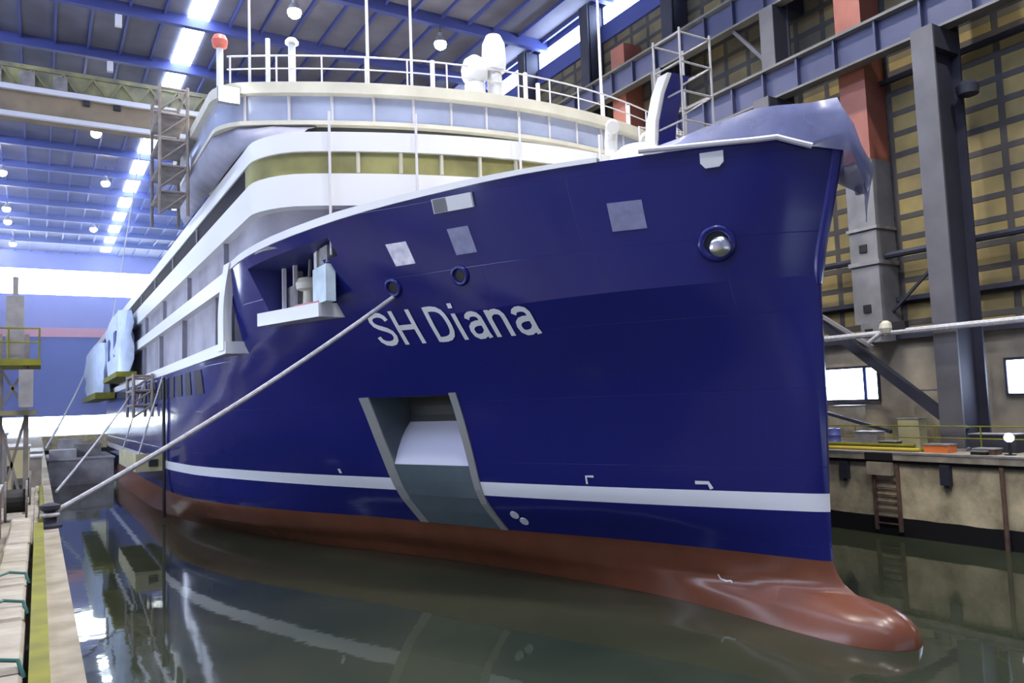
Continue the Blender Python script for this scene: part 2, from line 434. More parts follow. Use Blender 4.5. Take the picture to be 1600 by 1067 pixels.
# grid of the shell
US = [0, .02, .05, .1, .17, .26, .38, .55, .75, 1.0, 1.3, 1.65, 2.05, 2.5, 3.0, 3.6, 4.2, 4.9, 5.6, 6.4, 7.2, 8.0, 8.8, 9.6, 10.3, 10.88, 11.5, 12.2, 12.9, 13.6, 14.34, 15.2, 16.0, 16.9, 17.8, 18.7, 19.7,
      21, 22.5, 24, 26, 28, 30.5, 33, 36, 40, 45, 50, 56, 62, 70, 80, 90, 100, 108, 114]
ZR = [-3, -2.1, -1.4, -.9, -.45, -.15, 0, .15, .3, .42, .5, .58, .68, .8, .9, 1.0, 1.2, 1.45, 1.73, 2.3, 3.02, 3.5, 4.05, 4.6, 5.2, 5.9, 6.55, 7.2, 8.0, 8.65]
TR = [0, .2, .45, .7, .88, 1.0]
IA = US.index(19.7)
def node(u, r):
    if r < len(ZR):
        z = ZR[r]; Y = ymap(u, z)
    else:
        tt = TR[r-len(ZR)]; Y = 13.5+u
        for _ in range(3):
            z = zk(Y)*(1-tt)+zd(Y)*tt; Y = ymap(u, z)
    if u > 100:   # run the ends together towards the stern
        pass
    b = half(u, z, Y)
    if u > 80: b *= 1-.35*((u-80)/34)**2*(1 if z > 3 else 1.25)
    return (b, Y, z)
NR = len(ZR)+len(TR)
G = {}
for r in range(NR):
    for j, u in enumerate(US):
        if r >= len(ZR) and j > IA: continue
        G[r, j] = node(u, r)
PY0, PY1 = 12.2, 16.9   # u range of the mooring opening
RY0, RY1 = 10.88, 14.34  # u range of the recess
def cut(r, j):
    if r+1 < len(ZR):
        return RY0-1e-6 <= US[j] and US[j+1] <= RY1+1e-6 and 4.05-1e-6 <= ZR[r] and ZR[r+1] <= 6.55+1e-6
    if r >= len(ZR):
        k = r-len(ZR)
        return PY0+(0 if k >= 3 else .7 if k == 2 else 1.4)-1e-6 <= US[j] and US[j+1] <= PY1+1e-6 and TR[k] >= .2-1e-6 and TR[k+1] <= .88+1e-6
    return False
hb = MB(); idx = {}; KN = set()
for side in (1, -1):
    for (r, j), (b, Y, z) in G.items():
        if j == 0:
            if side == 1: idx[r, j, 1] = idx[r, j, -1] = len(hb.v); hb.v.append((18.0, Y, z))
            continue
        idx[r, j, side] = len(hb.v); hb.v.append((18-side*b, Y, z))
        if r == len(ZR) and Y < 27: KN.add(idx[r, j, side])
for side in (1, -1):
    for r in range(NR-1):
        for j in range(len(US)-1):
            q = [(r, j), (r, j+1), (r+1, j+1), (r+1, j)]
            if any(k not in G for k in q): continue
            if side == 1 and cut(r, j): continue
            hb.f.append(tuple(idx[a, c, side] for a, c in q))
# transom
last = len(US)-1
hb.f.append(tuple([idx[r, last, 1] for r in range(len(ZR))]+[idx[r, last, -1] for r in reversed(range(len(ZR)))]))
hull = hb.build('hull', M['hull'], ship, smooth=50)
for e in hull.data.edges:   # the knuckle line stays a crease
    a_, b_ = e.vertices
    if a_ in KN and b_ in KN: e.use_edge_sharp = True
MB().tube([(18, stem(z)+.05+(.25 if i == 0 else 0), z) for i, z in enumerate([8.9+.25*i for i in range(17)])], [.05, .10, .14]+[.165]*14, 12).build('stem_bar', M['blue'], ship, smooth=True)

# inside of the forecastle: deck behind the bulwark
dk = [(18-half(uof(Y, 11.5), 11.5, Y)+.12, Y) for Y in (13.6, 14.2, 15, 16.5, 18, 20, 22.5, 25.5, 28.5, 31, 33.2)]
dk = dk[:7]+[(dk[6][0]+4.5, 23.2), (12.5, 33.2)]
poly = dk+[(36-x, y) for x, y in reversed(dk)]
MB().prism(poly, 11.35, 11.5).build('foredeck', M['cream'], ship)

# white cap along the bulwark, sweeping down at its after end
def section_strip(path, w_out, h):
    g = []
    for p, n, upv in path:
        p = Vector(p); n = Vector(n); upv = Vector(upv)
        g.append([p+n*w_out, p+n*w_out+upv*h, p-n*.14+upv*h, p-n*.14, p+n*w_out])
    return g
path = []
for Y in [17.2, 18, 19, 20, 21, 22, 23, 24, 25, 26, 27, 28, 29, 30, 30.8, 31.5, 32.2]:
    p = hull_pt(Y, zd(Y)-.02); w = 1-max(0, (18.8-Y)/2.5)
    path.append((p, (-.9, -.4, 0), (0, 0, .12+.16*max(0, min(1, (Y-17)/8)))))
MB().grid(section_strip(path, .06, 1)).build('bulwark_cap', M['white'], ship, smooth=True)
sw = []
for k in range(15):
    a = k/14; z = 12.1-a*3.35
    Y = 32.0+1.3*(1-(1-min(1, a*1.6))**2)
    w = .95
    sw.append([(6.42, Y-.05, z+ (0.05 if k == 0 else 0)), (6.40, Y+w, z+(.1 if k == 0 else 0)), (6.75, Y+w, z), (6.75, Y-.05, z), (6.42, Y-.05, z)])
MB().grid(sw).build('bulwark_end', M['white'], ship, smooth=True)

# ---- recess low on the bow
Y0, Y1 = 13.5+RY0, 13.5+RY1
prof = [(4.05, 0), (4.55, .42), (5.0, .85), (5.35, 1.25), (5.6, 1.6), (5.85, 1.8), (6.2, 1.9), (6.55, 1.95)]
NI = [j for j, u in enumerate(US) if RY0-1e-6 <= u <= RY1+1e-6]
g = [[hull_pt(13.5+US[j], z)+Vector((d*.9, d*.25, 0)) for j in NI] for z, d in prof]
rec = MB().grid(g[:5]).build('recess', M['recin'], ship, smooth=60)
MB().grid(g[4:]).build('recess_back', M['darkrec'], rec)  # dark colour stands in for shade in the recess top
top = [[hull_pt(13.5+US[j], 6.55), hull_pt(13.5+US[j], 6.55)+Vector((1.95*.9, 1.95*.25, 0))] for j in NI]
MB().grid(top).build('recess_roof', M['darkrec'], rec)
for yy in (Y0, Y1):
    MB().grid([[hull_pt(yy, z), hull_pt(yy, z)+Vector((d*.9, d*.25, 0))] for z, d in prof]).build('recess_cheek', M['recgrey'], rec)
def hull_plate(y0, y1, z0, z1, off, ny=4, nz=4, thick=.05, skew=0.0):
    """a plate lying on the shell, following its curvature"""
    P = [[hull_pt(y0+(y1-y0)*i/ny+skew*(z0+(z1-z0)*k/nz-z0), z0+(z1-z0)*k/nz, off) for i in range(ny+1)] for k in range(nz+1)]
    Q = [[hull_pt(y0+(y1-y0)*i/ny+skew*(z0+(z1-z0)*k/nz-z0), z0+(z1-z0)*k/nz, off-thick) for i in range(ny+1)] for k in range(nz+1)]
    m = MB(); n = (ny+1)*(nz+1)
    m.grid(P); m.grid(Q)
    ring = [(0, i) for i in range(ny)]+[(k, ny) for k in range(nz)]+[(nz, i) for i in range(ny, 0, -1)]+[(k, 0) for k in range(nz, 0, -1)]
    ids = [k*(ny+1)+i for k, i in ring]
    for a, b in zip(ids, ids[1:]+ids[:1]): m.f.append((a, b, n+b, n+a))
    return m
hull_plate(Y0, Y1, 1.75, 4.05, .03).build('recess_plate', M['recgrey'], rec)
hull_plate(Y1, Y1+.46, 1.75, 6.58, .05, 1, 10, .1).build('recess_frame', M['recframe'], rec)
hull_plate(Y0-.28, Y0, 1.75, 6.62, .05, 1, 10, .1).build('recess_frame', M['recframe'], rec)

# ---- opening on the mooring deck with its fold-out platform
oY0, oY1 = 13.5+PY0, 13.5+PY1
za = lambda Y, t_: zk(Y)*(1-t_)+zd(Y)*t_
JI = [j for j, u in enumerate(US) if PY0-1e-6 <= u <= PY1+1e-6]
sill = [Vector(hull_pt(13.5+US[j], za(13.5+US[j], .2))) for j in JI]
head = [Vector(hull_pt(13.5+US[j], za(13.5+US[j], .88))) for j in JI]
inn = Vector((3.0, .6, 0))
mo = MB()
mo.grid([sill, [p+inn for p in sill]]); mo.grid([head, [p+inn for p in head]]); mo.grid([[p+inn for p in sill], [p+inn for p in head]])
mo.grid([[sill[0], sill[0]+inn], [head[0], head[0]+inn]]); mo.grid([[sill[-1], sill[-1]+inn], [head[-1], head[-1]+inn]])
bay = mo.build('mooring_bay', pbr('bay_blue', (.045, .05, .21), .5), ship)
sA = sill[0].lerp(sill[-1], .27); sB = sill[-1]
pf = [(sA.x-.85, sA.y-.15), (sB.x-.62, sB.y+.25), (sB.x+2.3, sB.y), (sA.x+2.2, sA.y)]
zs = 9.62
MB().prism(pf, zs-.16, zs+.34).build('platform', M['white'], bay)
# equipment seen in the bay
bx, by = sill[0].x, sill[0].y
def bay_pt(a, d): # a 0..1 along the bay, d metres inboard
    p = sill[0].lerp(sill[-1], a); return Vector((p.x+d*.95, p.y+d*.2, zs+.32))
for a, h in ((.93, 1.75), (.80, 1.85)):
    p = bay_pt(a, .15); MB().bar(p, p+Vector((0, 0, h)), .14).build('bay_stanchion', M['rail'], bay)
p = bay_pt(.86, .5)
MB().box(p.x-.3, p.x+.3, p.y-.4, p.y+.4, p.z, p.z+1.0).bar(p+Vector((0, 0, 1)), p+Vector((0, 0, 1.6)), .3).build('hydraulic_unit', M['steelgrey'], bay)
p = bay_pt(.60, .0)
MB().lathe([(.42, 0), (.42, .12), (.24, .2), (.22, .65), (.46, .72), (.5, .95), (.4, 1.12), (.12, 1.2)], p, 18).build('mooring_roller', M['cream'], bay, smooth=True)
MB().bar(p+Vector((0, 0, 1.15)), p+Vector((.05, 0, 1.9)), .08).build('lifting_hook', M['steelgrey'], bay)
p = bay_pt(.38, .2)
MB().tube([p, p+Vector((0, 0, .75)), p+Vector((.05, .5, .78)), p+Vector((.08, .5, 0))], .05).build('bay_handrail', M['rail'], bay)
p = Vector((8.6, 26.9, zs+.32))
MB().box(p.x-.15, p.x+.2, p.y-.75, p.y+.75, p.z, p.z+1.3).build('door_leaf', pbr('door_leaf_paint', (.66, .78, .82), .4, var=.15, scale=1.5), bay)
MB().box(p.x-.1, p.x+.2, p.y+.42, p.y+.75, p.z+1.3, p.z+2.05).build('door_post', M['white'], bay)
MB().box(p.x-.1, p.x+.4, p.y-.75, p.y+.1, p.z+1.36, p.z+1.95).build('hinge_box', M['steelgrey'], bay)
q0 = bay_pt(.30, -.75); q1 = bay_pt(.6, -.6)
MB().bar(q0+Vector((0, 0, .06)), q1+Vector((0, 0, .06)), .07).build('red_edge_bar', pbr('edge_red', (.5, .16, .16), .5), bay)

# ---- fittings on the shell
def frame_at(Y, z):
    a = (hull_pt(Y+.1, z)-hull_pt(Y-.1, z)).normalized(); b = (hull_pt(Y, z+.1)-hull_pt(Y, z-.1)).normalized()
    n = a.cross(b).normalized()
    if n.x > 0: n = -n
    b = n.cross(a).normalized()
    if b.z < 0: b = -b
    return a, b, n
def ring_prof(R, r, n=10): return [(R+r*math.cos(2*math.pi*k/n+math.pi), r*math.sin(2*math.pi*k/n+math.pi)) for k in range(n+1)]
for Y, z, Rr in ((21.8, 10.28, .27), (24.35, 10.2, .27)):
    fr = frame_at(Y, z); c = hull_pt(Y, z)
    h = MB().lathe(ring_prof(Rr, .075), c+fr[2]*.02, 24, frame=fr).build('fairlead', M['blue'], ship, smooth=60)
    MB().lathe([(Rr-.04, .02), (.01, .025)], c, 24, frame=fr).build('fairlead_bore', M['black'], h)
# hawse with a bright liner
fr = frame_at(15.1, 10.35); c = hull_pt(15.1, 10.35)
h = MB().lathe(ring_prof(.42, .10), c+fr[2]*.03, 32, frame=fr).build('hawse_pipe', M['blue'], ship, smooth=60)
MB().lathe([(.40, .03), (.01, .035)], c, 28, frame=fr).build('hawse_bore', M['black'], h)
cc = c-fr[1]*.10-fr[0]*.08
MB().lathe([(.30, .0), (.30, .10), (.27, .17), (.18, .22), (.05, .24)], cc+fr[2]*.02, 26, frame=fr).build('hawse_liner', M['chrome'], h, smooth=50)
# panama chocks in the bulwark
def chock(Y, z, w, hgt, two):
    fr = frame_at(Y, z); c = hull_pt(Y, z)+fr[2]*.05
    def P(a, b, d): return c+fr[0]*a+fr[1]*b+fr[2]*d
    m = MB(); pts = [(-w/2, hgt/2), (w/2, hgt/2), (w/2, -hgt*.15), (w*.30, -hgt/2), (-w*.30, -hgt/2), (-w/2, -hgt*.2)] if not two else \
        [(-w/2, hgt/2), (w/2, hgt/2), (w/2, -hgt/2), (-w/2, -hgt/2)]
    k = len(pts)
    m.add([P(a, b, .05) for a, b in pts]+[P(a, b, -.12) for a, b in pts], [tuple(range(k)), tuple(reversed(range(k, 2*k)))]+[(i, (i+1) % k, k+(i+1) % k, k+i) for i in range(k)])
    o = m.build('chock', M['white'], ship)
    if two: MB().add([P(w*.47, hgt*.47, .07), P(w*.14, hgt*.47, .07), P(w*.14, -hgt*.47, .07), P(w*.47, -hgt*.47, .07)], [(0, 1, 2, 3)]).build('chock_plate', M['postgrey'], o)
chock(21.15, 12.42, 1.45, .45, True)
chock(14.85, 12.58, .62, .42, False)
# primer patches
hull_plate(23.15, 23.85, 10.85, 11.55, .03, 2, 2, .03).build('test_plate', M['patchw'], ship)
hull_plate(20.95, 21.65, 10.9, 11.7, .03, 2, 2, .03).build('primer_patch', M['patch'], ship)
hull_plate(16.45, 17.2, 10.95, 11.75, .03, 2, 2, .03).build('primer_patch', M['patch'], ship)

# ---- painted marks
def stroke(pts, w, name, off=.03):
    L = []; n = len(pts)
    for i, (Y, z) in enumerate(pts):
        a = pts[max(0, i-1)]; b = pts[min(n-1, i+1)]; dy, dz = b[0]-a[0], b[1]-a[1]; l = math.hypot(dy, dz) or 1
        L.append([hull_pt(Y-dz/l*w/2, z+dy/l*w/2, off), hull_pt(Y+dz/l*w/2, z-dy/l*w/2, off)])
    return MB().grid(L).build(name, M['white'], ship)
def disc_mark(Y, z, r, parent=ship):
    fr = frame_at(Y, z)
    return MB().lathe([(r, 0), (r, .03)], hull_pt(Y, z), 20, frame=fr).build('thruster_mark', M['patchw'], parent)
disc_mark(28.0, 2.28, .15); disc_mark(27.86, 2.12, .13)
disc_mark(23.32, 2.36, .17); disc_mark(23.14, 2.14, .17)
stroke([(20.05, 3.58), (20.05, 3.82), (19.8, 3.82)], .07, 'draft_mark')
stroke([(16.85, 3.72), (16.5, 3.72), (16.42, 3.55)], .10, 'draft_mark')
stroke([(30.9, 3.62), (30.9, 3.8)], .14, 'draft_mark')
stroke([(17.0, .98), (16.95, .84), (16.75, .80), (16.6, .83), (16.55, .78)], .06, 'bulb_mark')

# ---- the name on the bow: white sans serif letters
GL = {
 'S': (.70, [[(.53, .74), (.50, .84), (.42, .91), (.30, .935), (.17, .91), (.085, .84), (.065, .74), (.10, .64), (.19, .57), (.30, .52), (.42, .465), (.515, .385), (.545, .275), (.51, .165), (.42, .09), (.30, .065), (.17, .09), (.08, .17), (.05, .28)]]),
 'H': (.79, [[(.065, 0), (.065, .5), (.065, 1)], [(.57, 0), (.57, .5), (.57, 1)], [(.065, .5), (.3, .5), (.57, .5)]]),
 ' ': (.22, []),
 'D': (.74, [[(.065, 0), (.065, .5), (.065, 1)], [(.065, .935), (.25, .935), (.38, .905), (.48, .83), (.54, .71), (.56, .56), (.56, .44), (.54, .29), (.48, .17), (.38, .095), (.25, .065), (.065, .065)]]),
 'i': (.29, [[(.065, 0), (.065, .4), (.065, .74)], [(.065, .89), (.065, 1.03)]]),
 'a': (.61, [[(.08, .55), (.12, .63), (.20, .675), (.29, .68), (.38, .645), (.425, .57), (.43, .45), (.43, .14), (.455, .0)], [(.43, .42), (.28, .42), (.17, .39), (.09, .32), (.065, .22), (.09, .11), (.17, .055), (.27, .06), (.36, .105), (.43, .2)]]),
 'n': (.62, [[(.065, 0), (.065, .4), (.065, .74)], [(.065, .52), (.12, .62), (.20, .67), (.29, .68), (.375, .645), (.42, .57), (.43, .46), (.43, .2), (.43, 0)]]),
}
TXT = 'SH Diana'; TOT = sum(GL[c][0] for c in TXT)-.12
YA, YB, ZB = 26.0, 19.95, 8.30
xx = 0
def glyph_pt(x, y, off):
    q = x/TOT
    return hull_pt(YA+(YB-YA)*q, ZB+.06*(1-q)+y*1.14, off)
for ch in TXT:
    adv, strokes = GL[ch]; m = MB()
    for si, st in enumerate(strokes):
        L = []; n = len(st); hw = .074; kx = .80   # strokes keep one weight on the stretched grid
        for i, (x, y) in enumerate(st):
            a_ = st[max(0, i-1)]; b_ = st[min(n-1, i+1)]; dx, dy = (b_[0]-a_[0]), b_[1]-a_[1]
            l_ = math.hypot(dx, dy) or 1; nx, ny = -dy/l_*hw*kx, dx/l_*hw
            L.append([glyph_pt(xx+x+nx, y+ny, .03+.004*si), glyph_pt(xx+x-nx, y-ny, .03+.004*si)])
        m.grid(L)
    if strokes: m.build('letter', M['white'], ship)
    xx += adv

# ---- superstructure: rounded front, straight sides
def plan(y0, hw, yaft, k=.025, n=36, rc=1.4):
    L = []
    for i in range(n+1):
        x = hw*math.sin(-math.pi/2+math.pi*i/n)
        if rc <= 0: x = -hw+2*hw*i/n
        e = max(0, (abs(x)-hw+rc)/rc) if rc > 0 else 0
        L.append((18+x, y0+k*x*x+rc*1.1*(1-math.sqrt(max(0, 1-e*e)))))
    return L+[(18+hw, yaft), (18-hw, yaft)]
def tier(name, mat, y0, hw, z0, z1, yaft=127., flat=False, parent=ship, k=.025, rc=1.4):
    P = [(18-hw, y0), (18+hw, y0), (18+hw, yaft), (18-hw, yaft)] if flat else plan(y0, hw, yaft, k, rc=rc)
    return MB().prism(P, z0, z1).build(name, mat, parent, smooth=30)
def aftside(name, mat, hw, y0, y1, z0, z1): return tier(name, mat, y0, hw, z0, z1, y1, True)
tier('lower_strake', M['white'], 33.1, 11.52, 8.6, 9.1, flat=True)
g1 = tier('lower_gallery', M['greyw'], 33.3, 11.1, 9.1, 11.3, flat=True)
tier('gallery_strake', M['white'], 33.1, 11.5, 11.3, 11.98, flat=True)
g2 = tier('upper_gallery', M['greyw'], 24.6, 11.2, 12.0, 13.3)
tier('promenade_strake', M['white'], 24.0, 11.5, 13.3, 14.45)
tier('side_window_band', M['darkglass'], 24.4, 11.44, 14.45, 15.3, 110)
fw = MB().prism(plan(24.15, 11.46, 29.6), 14.45, 15.3).build('front_window_band', M['olive'], ship, smooth=30)
for i in range(13):
    x = -8.4+16.8*i/12; yy = 24.1+.025*x*x
    MB().box(18+x-.05, 18+x+.05, yy-.06, yy+.2, 14.5, 15.3).build('window_mullion', M['cream'], fw)
tier('bridge_strake', M['white'], 24.0, 11.5, 15.25, 15.95)
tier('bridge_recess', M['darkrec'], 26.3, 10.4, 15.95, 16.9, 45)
br = tier('wheelhouse', M['glassband'], 26.1, 12.3, 16.98, 18.0, 39.5, rc=.9)
tier('wheelhouse_sill', M['cream'], 25.95, 12.4, 16.86, 17.02, 39.6, parent=br, rc=.9)
tier('wheelhouse_roof', M['cream'], 25.7, 12.55, 18.0, 18.42, 40, parent=br, rc=.9)
for i in range(17):
    x = -11.5+23*i/16; yy = 26.06+.025*x*x
    MB().box(18+x-.04, 18+x+.04, yy-.05, yy+.15, 16.98, 18.0).build('wheelhouse_mullion', M['rail'], br)
tier('upper_house', M['cream'], 40.2, 8.2, 16.02, 19.2, 105, flat=True)
# cabin divisions on the open galleries
for i in range(8):
    y = 36.2+i*9.4
    MB().box(6.66, 6.92, y-.05, y+.05, 9.1, 11.3).build('balcony_divider', M['greyw'], g1)
for i in range(8):
    y = 34+i*9.4
    MB().box(6.6, 6.82, y-.05, y+.05, 11.98, 13.3).build('balcony_divider', M['greyw'], g2)
for i in range(9):
    y = 40+i*8
    MB().box(6.50, 6.58, y-.12, y+.12, 14.5, 15.2).build('window_post', M['greyw'], ship)
# posts and lockers before the deckhouse front
for i, x in enumerate((-9.4, -6.6, -2.8, .8, 4.2)):
    yy = 23.95+.025*x*x
    MB().tube([(18+x, yy-.2, 11.5), (18+x, yy-.2, 16.6)], .05, 8).build('deck_post', M['rail'], ship)
for x, w in ((-6.0, .5), (-3.2, .8), (2.2, .5)):
    yy = 23.6+.025*x*x
    MB().box(18+x-w, 18+x+w, yy-.5, yy+.25, 11.5, 12.55).build('deck_locker', M['greyw'], ship)
# windows in the shell abaft the bow
for i in range(12):
    y = 39.5+i*2.6
    w = hull_plate(y, y+1.5, 7.15, 8.3, .03, 1, 1, .04).build('hull_window', M['darkglass'], ship)

# ---- railing and gear on the wheelhouse roof
def arcY(x, y0=25.9, k=.025): return y0+k*x*x
rl = MB().tube([(18+x, arcY(x), 19.5) for x in [-12.1+24.2*i/30 for i in range(31)]], .035, 6).build('roof_railing', M['rail'], ship)
MB().tube([(18+x, arcY(x), 19.0) for x in [-12.1+24.2*i/30 for i in range(31)]], .028, 6).build('lower_rail', M['rail'], rl)
for i in range(17):
    x = -12+24*i/16
    MB().tube([(18+x, arcY(x), 18.4), (18+x, arcY(x), 19.52)], .035, 6).build('railing_post', M['rail'], rl)
def rp(x): return Vector((18+x, arcY(x)+.35, 18.4))
for x, h, r in ((-11.3, 8.2, .055), (-7.3, 9.5, .07), (-5.7, 9.5, .06), (3.2, 9.5, .07)):
    MB().tube([rp(x), rp(x)+Vector((0, 0, h))], [r, r*.7], 8).build('whip_antenna', M['rail'], ship)
for x, h in ((-10.7, 1.9), (-4.9, 1.3), (-.95, 1.35), (-.35, 1.0), (5.0, 1.2)):
    MB().tube([rp(x), rp(x)+Vector((0, 0, h))], .09, 10).build('vent_post', M['white'], ship)
p = rp(-9.9); o = MB().tube([p, p+Vector((0, 0, 1.7))], .14, 10).lathe([(.26, 1.7), (.26, 1.78), (.16, 1.9)], p, 12).build('lamp_post', M['white'], ship)
p = rp(-12.3); o = MB().tube([p-Vector((0, .2, 0)), p+Vector((0, -.2, 1.5))], .13, 10).build('light_mast', M['white'], ship)
MB().lathe([(.1, 0), (.26, .1), (.3, .32), (.22, .52), (.05, .6)], p+Vector((0, -.2, 1.45)), 14).build('red_lantern', M['red'], o, smooth=True)
p = rp(-3.2)
o = MB().lathe([(.42, 0), (.42, .5), (.34, .55)], p, 16).build('radome', M['white'], ship, smooth=50)
MB().lathe([(.34, .5), (.52, .8), (.55, 1.1), (.42, 1.5), (.15, 1.7)], p, 16).build('dome', M['white'], o, smooth=60)
p = rp(-2.35)
o = MB().lathe([(.3, 0), (.3, 1.1), (.46, 1.2), (.5, 1.7), (.46, 2.3), (.3, 2.65), (.05, 2.75)], p, 16).build('radome', M['white'], ship, smooth=50)
# gear on the foredeck behind the bulwark
p = Vector((18.3, 19.6, 11.5))
pts = [(18.6, 20.2, 11.6), (18.6, 20.2, 14.6), (18.55, 20.0, 15.7), (18.4, 19.5, 16.5), (18.2, 18.9, 16.95)]
dv = MB()
for i in range(len(pts)-1): dv.bar(pts[i], pts[i+1], .5, .95-.14*i)
dv = MB().grid([[Vector(q)+Vector(o_) for o_ in ((-.45, -.25, 0), (.15, -.25, 0), (.15, .25, 0), (-.45, .25, 0), (-.45, -.25, 0))] for q in pts]).build('davit', M['white'], ship, smooth=40)
MB().grid([[Vector(q)+Vector(o_) for o_ in ((-.3, -.28, 0), (.45, -.32, 0), (.45, .2, 0))] for q in pts[1:]]).build('davit_flank', M['blue'], dv, smooth=40)
MB().lathe([(1.1, 0), (1.1, 2.2), (.95, 2.9), (.6, 3.2)], (17.4, 19.9, 11.5), 20).build('windlass_housing', M['white'], ship, smooth=50)
for (x, y, h) in ((19.8, 24.3, 5.6), (21.3, 24.0, 5.2)):
    o = MB().tube([(x, y, 11.5), (x, y, 11.5+h-.5), (x-.1, y-.2, 11.5+h-.1), (x-.3, y-.5, 11.5+h), (x-.5, y-.8, 11.5+h-.2)], .26, 12).build('vent_cowl', M['white'], ship, smooth=True)
for (x, y, z1) in ((20.6, 23.0, 16.9), (21.6, 22.3, 16.6), (22.4, 23.4, 17.2)):
    MB().box(x-.5, x+.5, y-.4, y+.4, 11.5, z1-1.5).build('winch_house', M['steelgrey'], ship)
    MB().tube([(x-.4, y, z1-1.5), (x-.4, y, z1), (x+.4, y, z1), (x+.4, y, z1-1.5)], .04, 6).build('winch_rail', M['rail'], ship)
# ================================================================ THE HALL
XR, XL = 36.6, -10.0
YN, YF = -16.0, 163.0
ZQ = 3.16
def S(mb, name, mat, **k): return struct(mb.build(name, mat, **k))
# water
w = MB().grid([[(x, y, 0) for x in (.5, 10, 20, 31.2)] for y in (YN, 0, 20, 60, 110, YF)]).build('dock_water', M['water'])
w['kind'] = 'structure'
# quays
S(MB().box(XL, XR, YN-.4, YN, 2.9, 36.6), 'wall_near_added', M['nearwall'])  # unseen end wall, added to cut bright reflections on the bow
S(MB().box(XL, .5, YN, YF, -3, ZQ), 'floor_quay_left', M['concrete'])
S(MB().box(31.2, XR, YN, YF, -3, ZQ-.1), 'wall_dock_right', M['dock'])
S(MB().box(31.02, XR, YN, YF, ZQ-.1+.14, ZQ+.36), 'floor_quay_right', M['concrete'])
S(MB().box(31.1, XR, YN, YF, ZQ-.1, ZQ+.04), 'trim_1', M['black'])  # black strip standing in for the shade under the coping
S(MB().box(.5, 31.2, YF-4, YF, -3, ZQ), 'wall_dock_end', M['dock'])
# right-hand wall
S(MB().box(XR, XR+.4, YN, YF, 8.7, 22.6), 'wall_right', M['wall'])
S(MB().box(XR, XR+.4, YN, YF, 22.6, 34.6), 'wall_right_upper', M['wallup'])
S(MB().box(XR, XR+.4, YN, YF, 2.9, 8.7), 'wall_right_base', M['lowwall'])
S(MB().box(XL-.4, XL, YN, YF, 2.9, 34.3), 'wall_left', pbr('left_wall', (.38, .38, .46), .8, var=.3, scale=.3))
S(MB().box(XL, XR, YN, YF, 36.6, 36.9), 'ceiling', M['roof'])
S(MB().box(XR, XR+.4, YN, YF, 36.05, 36.6), 'trim_2', M['beamblue'])
S(MB().box(XR-.25, XR-.02, YN, YF, 33.2, 34.5), 'trim_6', M['beamblue'])
# clerestory glazing, one pane per bay
kwin = [0]
def win(mb, mat, **k):
    kwin[0] += 1
    o = mb.build('window_%d' % kwin[0], mat, **k); o['kind'] = 'structure'; return o
BAY = 8.93; C0 = 18.8
for i in range(-3, 17):
    y0 = C0+BAY*i
    if y0+BAY < YN: continue
    win(MB().box(XR+.02, XR+.12, y0+.9, min(YF, y0+BAY-.5), 34.7, 36.0), E_DAY)
    S(MB().box(XR-.05, XR+.4, y0-.5, y0+.9, 34.6, 36.05), 'trim_%d' % (10+i+3), M['beamblue'])
win(MB().box(XL-.3, XL-.1, YN, YF, 34.3, 36.5), E_DAY)  # unseen glowing strip, added to light the ship's near side
for i in range(0, 8):
    y0 = C0+BAY*i
    win(MB().box(XL-.02, XL+.1, y0+1.2, y0+BAY-1.2, 8.0, 12.0), E_FILL)  # unseen glowing panes added to fill-light the hull
# roof light strips between the roof beams
for i in range(-3, 16):
    y0 = C0-1.6+BAY*i
    win(MB().box(9.45, 11.0, y0+.6, y0+BAY-.2, 36.45, 36.58), E_DAYR)
for i in range(-3, 16):
    y0 = C0-1.6+BAY*i
    o = MB().box(XL, XR, y0-.25, y0+.25, 35.75, 36.6).build('roof_beam', M['beamblue'])
    tag(o, 'deep blue steel roof beam spanning the hall under the ceiling', 'beam', 'roof beams crossing the hall')
for i in range(20):
    x = -8.6+2.35*i
    if 9 < x < 11.4: continue
    o = MB().box(x-.09, x+.09, YN, YF, 36.28, 36.6).build('roof_purlin', M['beamblue'])
    tag(o, 'long thin blue purlin running lengthways under the roof sheets', 'purlin', 'purlins under the roof')
# bracing between beams near the clerestory
# gable wall at the far end
S(MB().box(XL, XR, YF, YF+.4, 33.2, 36.6), 'wall_far_top', M['lilac'])
win(MB().box(XL, XR, YF+.1, YF+.2, 28.6, 33.2), E_DAYW)
S(MB().box(XL, XR, YF, YF+.4, 22.6, 28.6), 'wall_far', M['lilac'])
S(MB().box(XL, XR, YF-.6, YF, 20.9, 22.5), 'trim_3', M['doorred'])
d = S(MB().box(XL, XR, YF+.1, YF+.5, 6.6, 21.0), 'door_1', M['door'])
for i in range(5):
    S(MB().box(XL, XR, YF, YF+.1, 9.5+2.4*i, 9.62+2.4*i), 'door_rib', M['door'], parent=None) if False else None
win(MB().box(XL, XR, YF+.2, YF+.3, 4.6, 6.6), E_DAYW)
# windows low in the right wall
def low_window(y0, y1, z0, z1, mull):
    f = win(MB().box(XR-.06, XR-.01, y0, y1, z0, z1), E_DAYW)
    for y in mull: MB().box(XR-.14, XR-.04, y-.09, y+.09, z0, z1).build('window_mullion', M['beamblue'], f)
    fr = MB()
    fr.box(XR-.16, XR-.02, y0-.1, y1+.1, z1, z1+.12).box(XR-.16, XR-.02, y0-.1, y1+.1, z0-.12, z0).box(XR-.16, XR-.02, y0-.1, y0, z0, z1).box(XR-.16, XR-.02, y1, y1+.1, z0, z1)
    fr.build('window_frame', M['column'], f)
low_window(24.4, 28.6, 5.75, 7.35, (25.1,))
low_window(14.6, 18.15, 5.85, 7.3, (16.4,))
low_window(4.0, 8.2, 5.8, 7.3, (6,))
